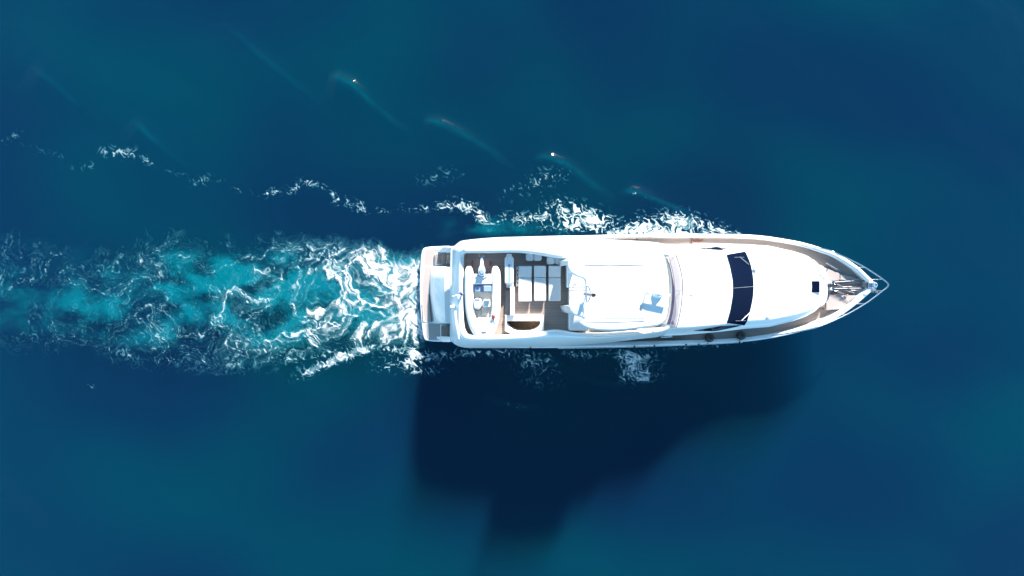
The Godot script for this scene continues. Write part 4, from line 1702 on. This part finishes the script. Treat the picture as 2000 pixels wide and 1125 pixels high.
func build_loose_things() -> void:
	lounger(1012.5, 1038.5, 519.5, 589.0, "white sun lounger next to the crane wall, with small side slats")
	lounger(1043.0, 1066.5, 519.0, 588.0, "white sun lounger in the middle of the row of three")
	lounger(1071.5, 1095.5, 519.0, 588.0, "white sun lounger next to the bar unit, its head towards the second bench")
	for q in [[1027, 495, 1058, 509.5, "white two-seat cushioned bench against the port coaming, the one nearer the crane"], [1068, 501, 1100, 516.5, "white two-seat cushioned bench at the head of the lounger next to the bar unit"]]:
		var t := thing("deck_bench", q[4], "bench", P((q[0] + q[2]) * 0.5, (q[1] + q[3]) * 0.5, FLY), "cushioned benches on the upper deck")
		var c: Material = mats["cushion"]
		var xm: float = (q[0] + q[2]) * 0.5
		for s in [[q[0], xm - 0.3], [xm + 0.3, q[2]]]:
			var st := mb()
			box_px(st, s[0], q[1], s[1], q[3], FLY + 0.25, FLY + 0.48, 0.12, 0.06)
			obj("seat_cushion", st, c, t)
		var st := mb()
		box_px(st, q[0] + 1, q[1] + 1, q[2] - 1, q[3] - 2, FLY, FLY + 0.25, 0.08, 0.02)
		obj("base", st, mats["white"], t)
		st = mb()
		box_px(st, q[0] + 1, q[1] - 3, q[2] - 1, q[1] + 1, FLY + 0.2, FLY + 0.75, 0.03, 0.03)
		obj("backrest", st, c, t)
	# slatted side table beside the first lounger
	var side := thing("side_rack", "small white slatted rack along the edge of the first lounger", "rack", P(1011, 540, FLY))
	for k in 5:
		var st := mb()
		box_px(st, 1008.7, 522 + k * 8.2, 1012, 526 + k * 8.2, FLY + 0.20, FLY + 0.26, 0.02, 0.01)
		obj("slat", st, mats["white_paint"], side)
	var sr := mb()
	tube(sr, [P(1009, 521, FLY + 0.18), P(1009.5, 560, FLY + 0.18)], 0.025, 6)
	tube(sr, [P(1009, 521, FLY + 0.18), P(1009, 521, FLY)], 0.025, 6)
	tube(sr, [P(1009.5, 560, FLY + 0.18), P(1009.5, 560, FLY)], 0.025, 6)
	obj("rail", sr, mats["white_paint"], side)
	# red float on the tender's tube
	var f := thing("red_float", "dark red float hanging at the tender's side tube", "float", P(963.5, 619, 5.95))
	var st := mb()
	ball(st, P(963.5, 619, 6.02), Vector3(0.10, 0.10, 0.14))
	obj("float_body", st, mats["red_plastic"], f)
	st = mb()
	tube(st, smooth(PL([[963, 623], [964.5, 628], [969, 634], [975, 641]], 6.0), 3, false), 0.016, 5)
	obj("float_line", st, mats["dull_metal"], f)
	# lashing straps beside the outboard
	for q in [[923, 514, "faded red deck strap by the tender's stern, on the aft side of the outboard"], [957.5, 514, "faded red deck strap by the tender's stern, on the forward side of the outboard"]]:
		var s := thing("lashing_strap", q[2], "strap", P(q[0], q[1], FLY), "lashing straps of the tender")
		st = mb()
		tube(st, [P(q[0], q[1] - 5, FLY + 0.03), P(q[0] - 0.5, q[1] + 2, FLY + 0.1), P(q[0], q[1] + 8, FLY + 0.55)], 0.028, 5)
		obj("webbing", st, mats["faded_red"], s)
		st = mb()
		box_px(st, q[0] - 2, q[1] + 1, q[0] + 2, q[1] + 4, FLY, FLY + 0.14, 0.02, 0.01)
		obj("buckle", st, mats["faded_red"], s)
	# ensign furled on its staff
	var e := thing("ensign", "small dark blue flag furled on the staff at the stern rail", "flag", P(900, 574, 5.7))
	st = mb()
	var fl := []
	for k in 7:
		fl.append(P(902.5 - k * 1.3, 573.3 + k * 0.25 + 0.5 * sin(k * 1.9), 5.72 + 0.03 * k))
	tube(st, fl, [0.05, 0.09, 0.10, 0.08, 0.08, 0.05, 0.03], 8)
	obj("cloth", st, mats["ensign_cloth"], e)
	# black fenders on the starboard side deck
	for q in [[1385.5, 659.5, "round black fender on the starboard side deck, aft of the other"], [1447.5, 655.0, "round black fender on the starboard side deck, below the windscreen corner"]]:
		var b := thing("fender", q[2], "fender", P(q[0], q[1], 2.8), "black fenders on the starboard side deck")
		st = mb()
		ball(st, P(q[0], q[1], 3.15), Vector3(0.27, 0.40, 0.27), 10, 18)
		obj("fender_body", st, mats["black_rubber"], b)
		st = mb()
		tube(st, [P(q[0], q[1], 3.5), P(q[0] + 1, q[1] + 4, 3.6), P(q[0] - 4, q[1] + 11.5, 3.08)], 0.018, 5)
		obj("fender_line", st, mats["black_rubber"], b)
		st = mb()
		tube(st, [P(q[0], q[1], 3.5), P(q[0], q[1], 3.6)], 0.05, 7)
		obj("fender_eye", st, mats["black_rubber"], b)
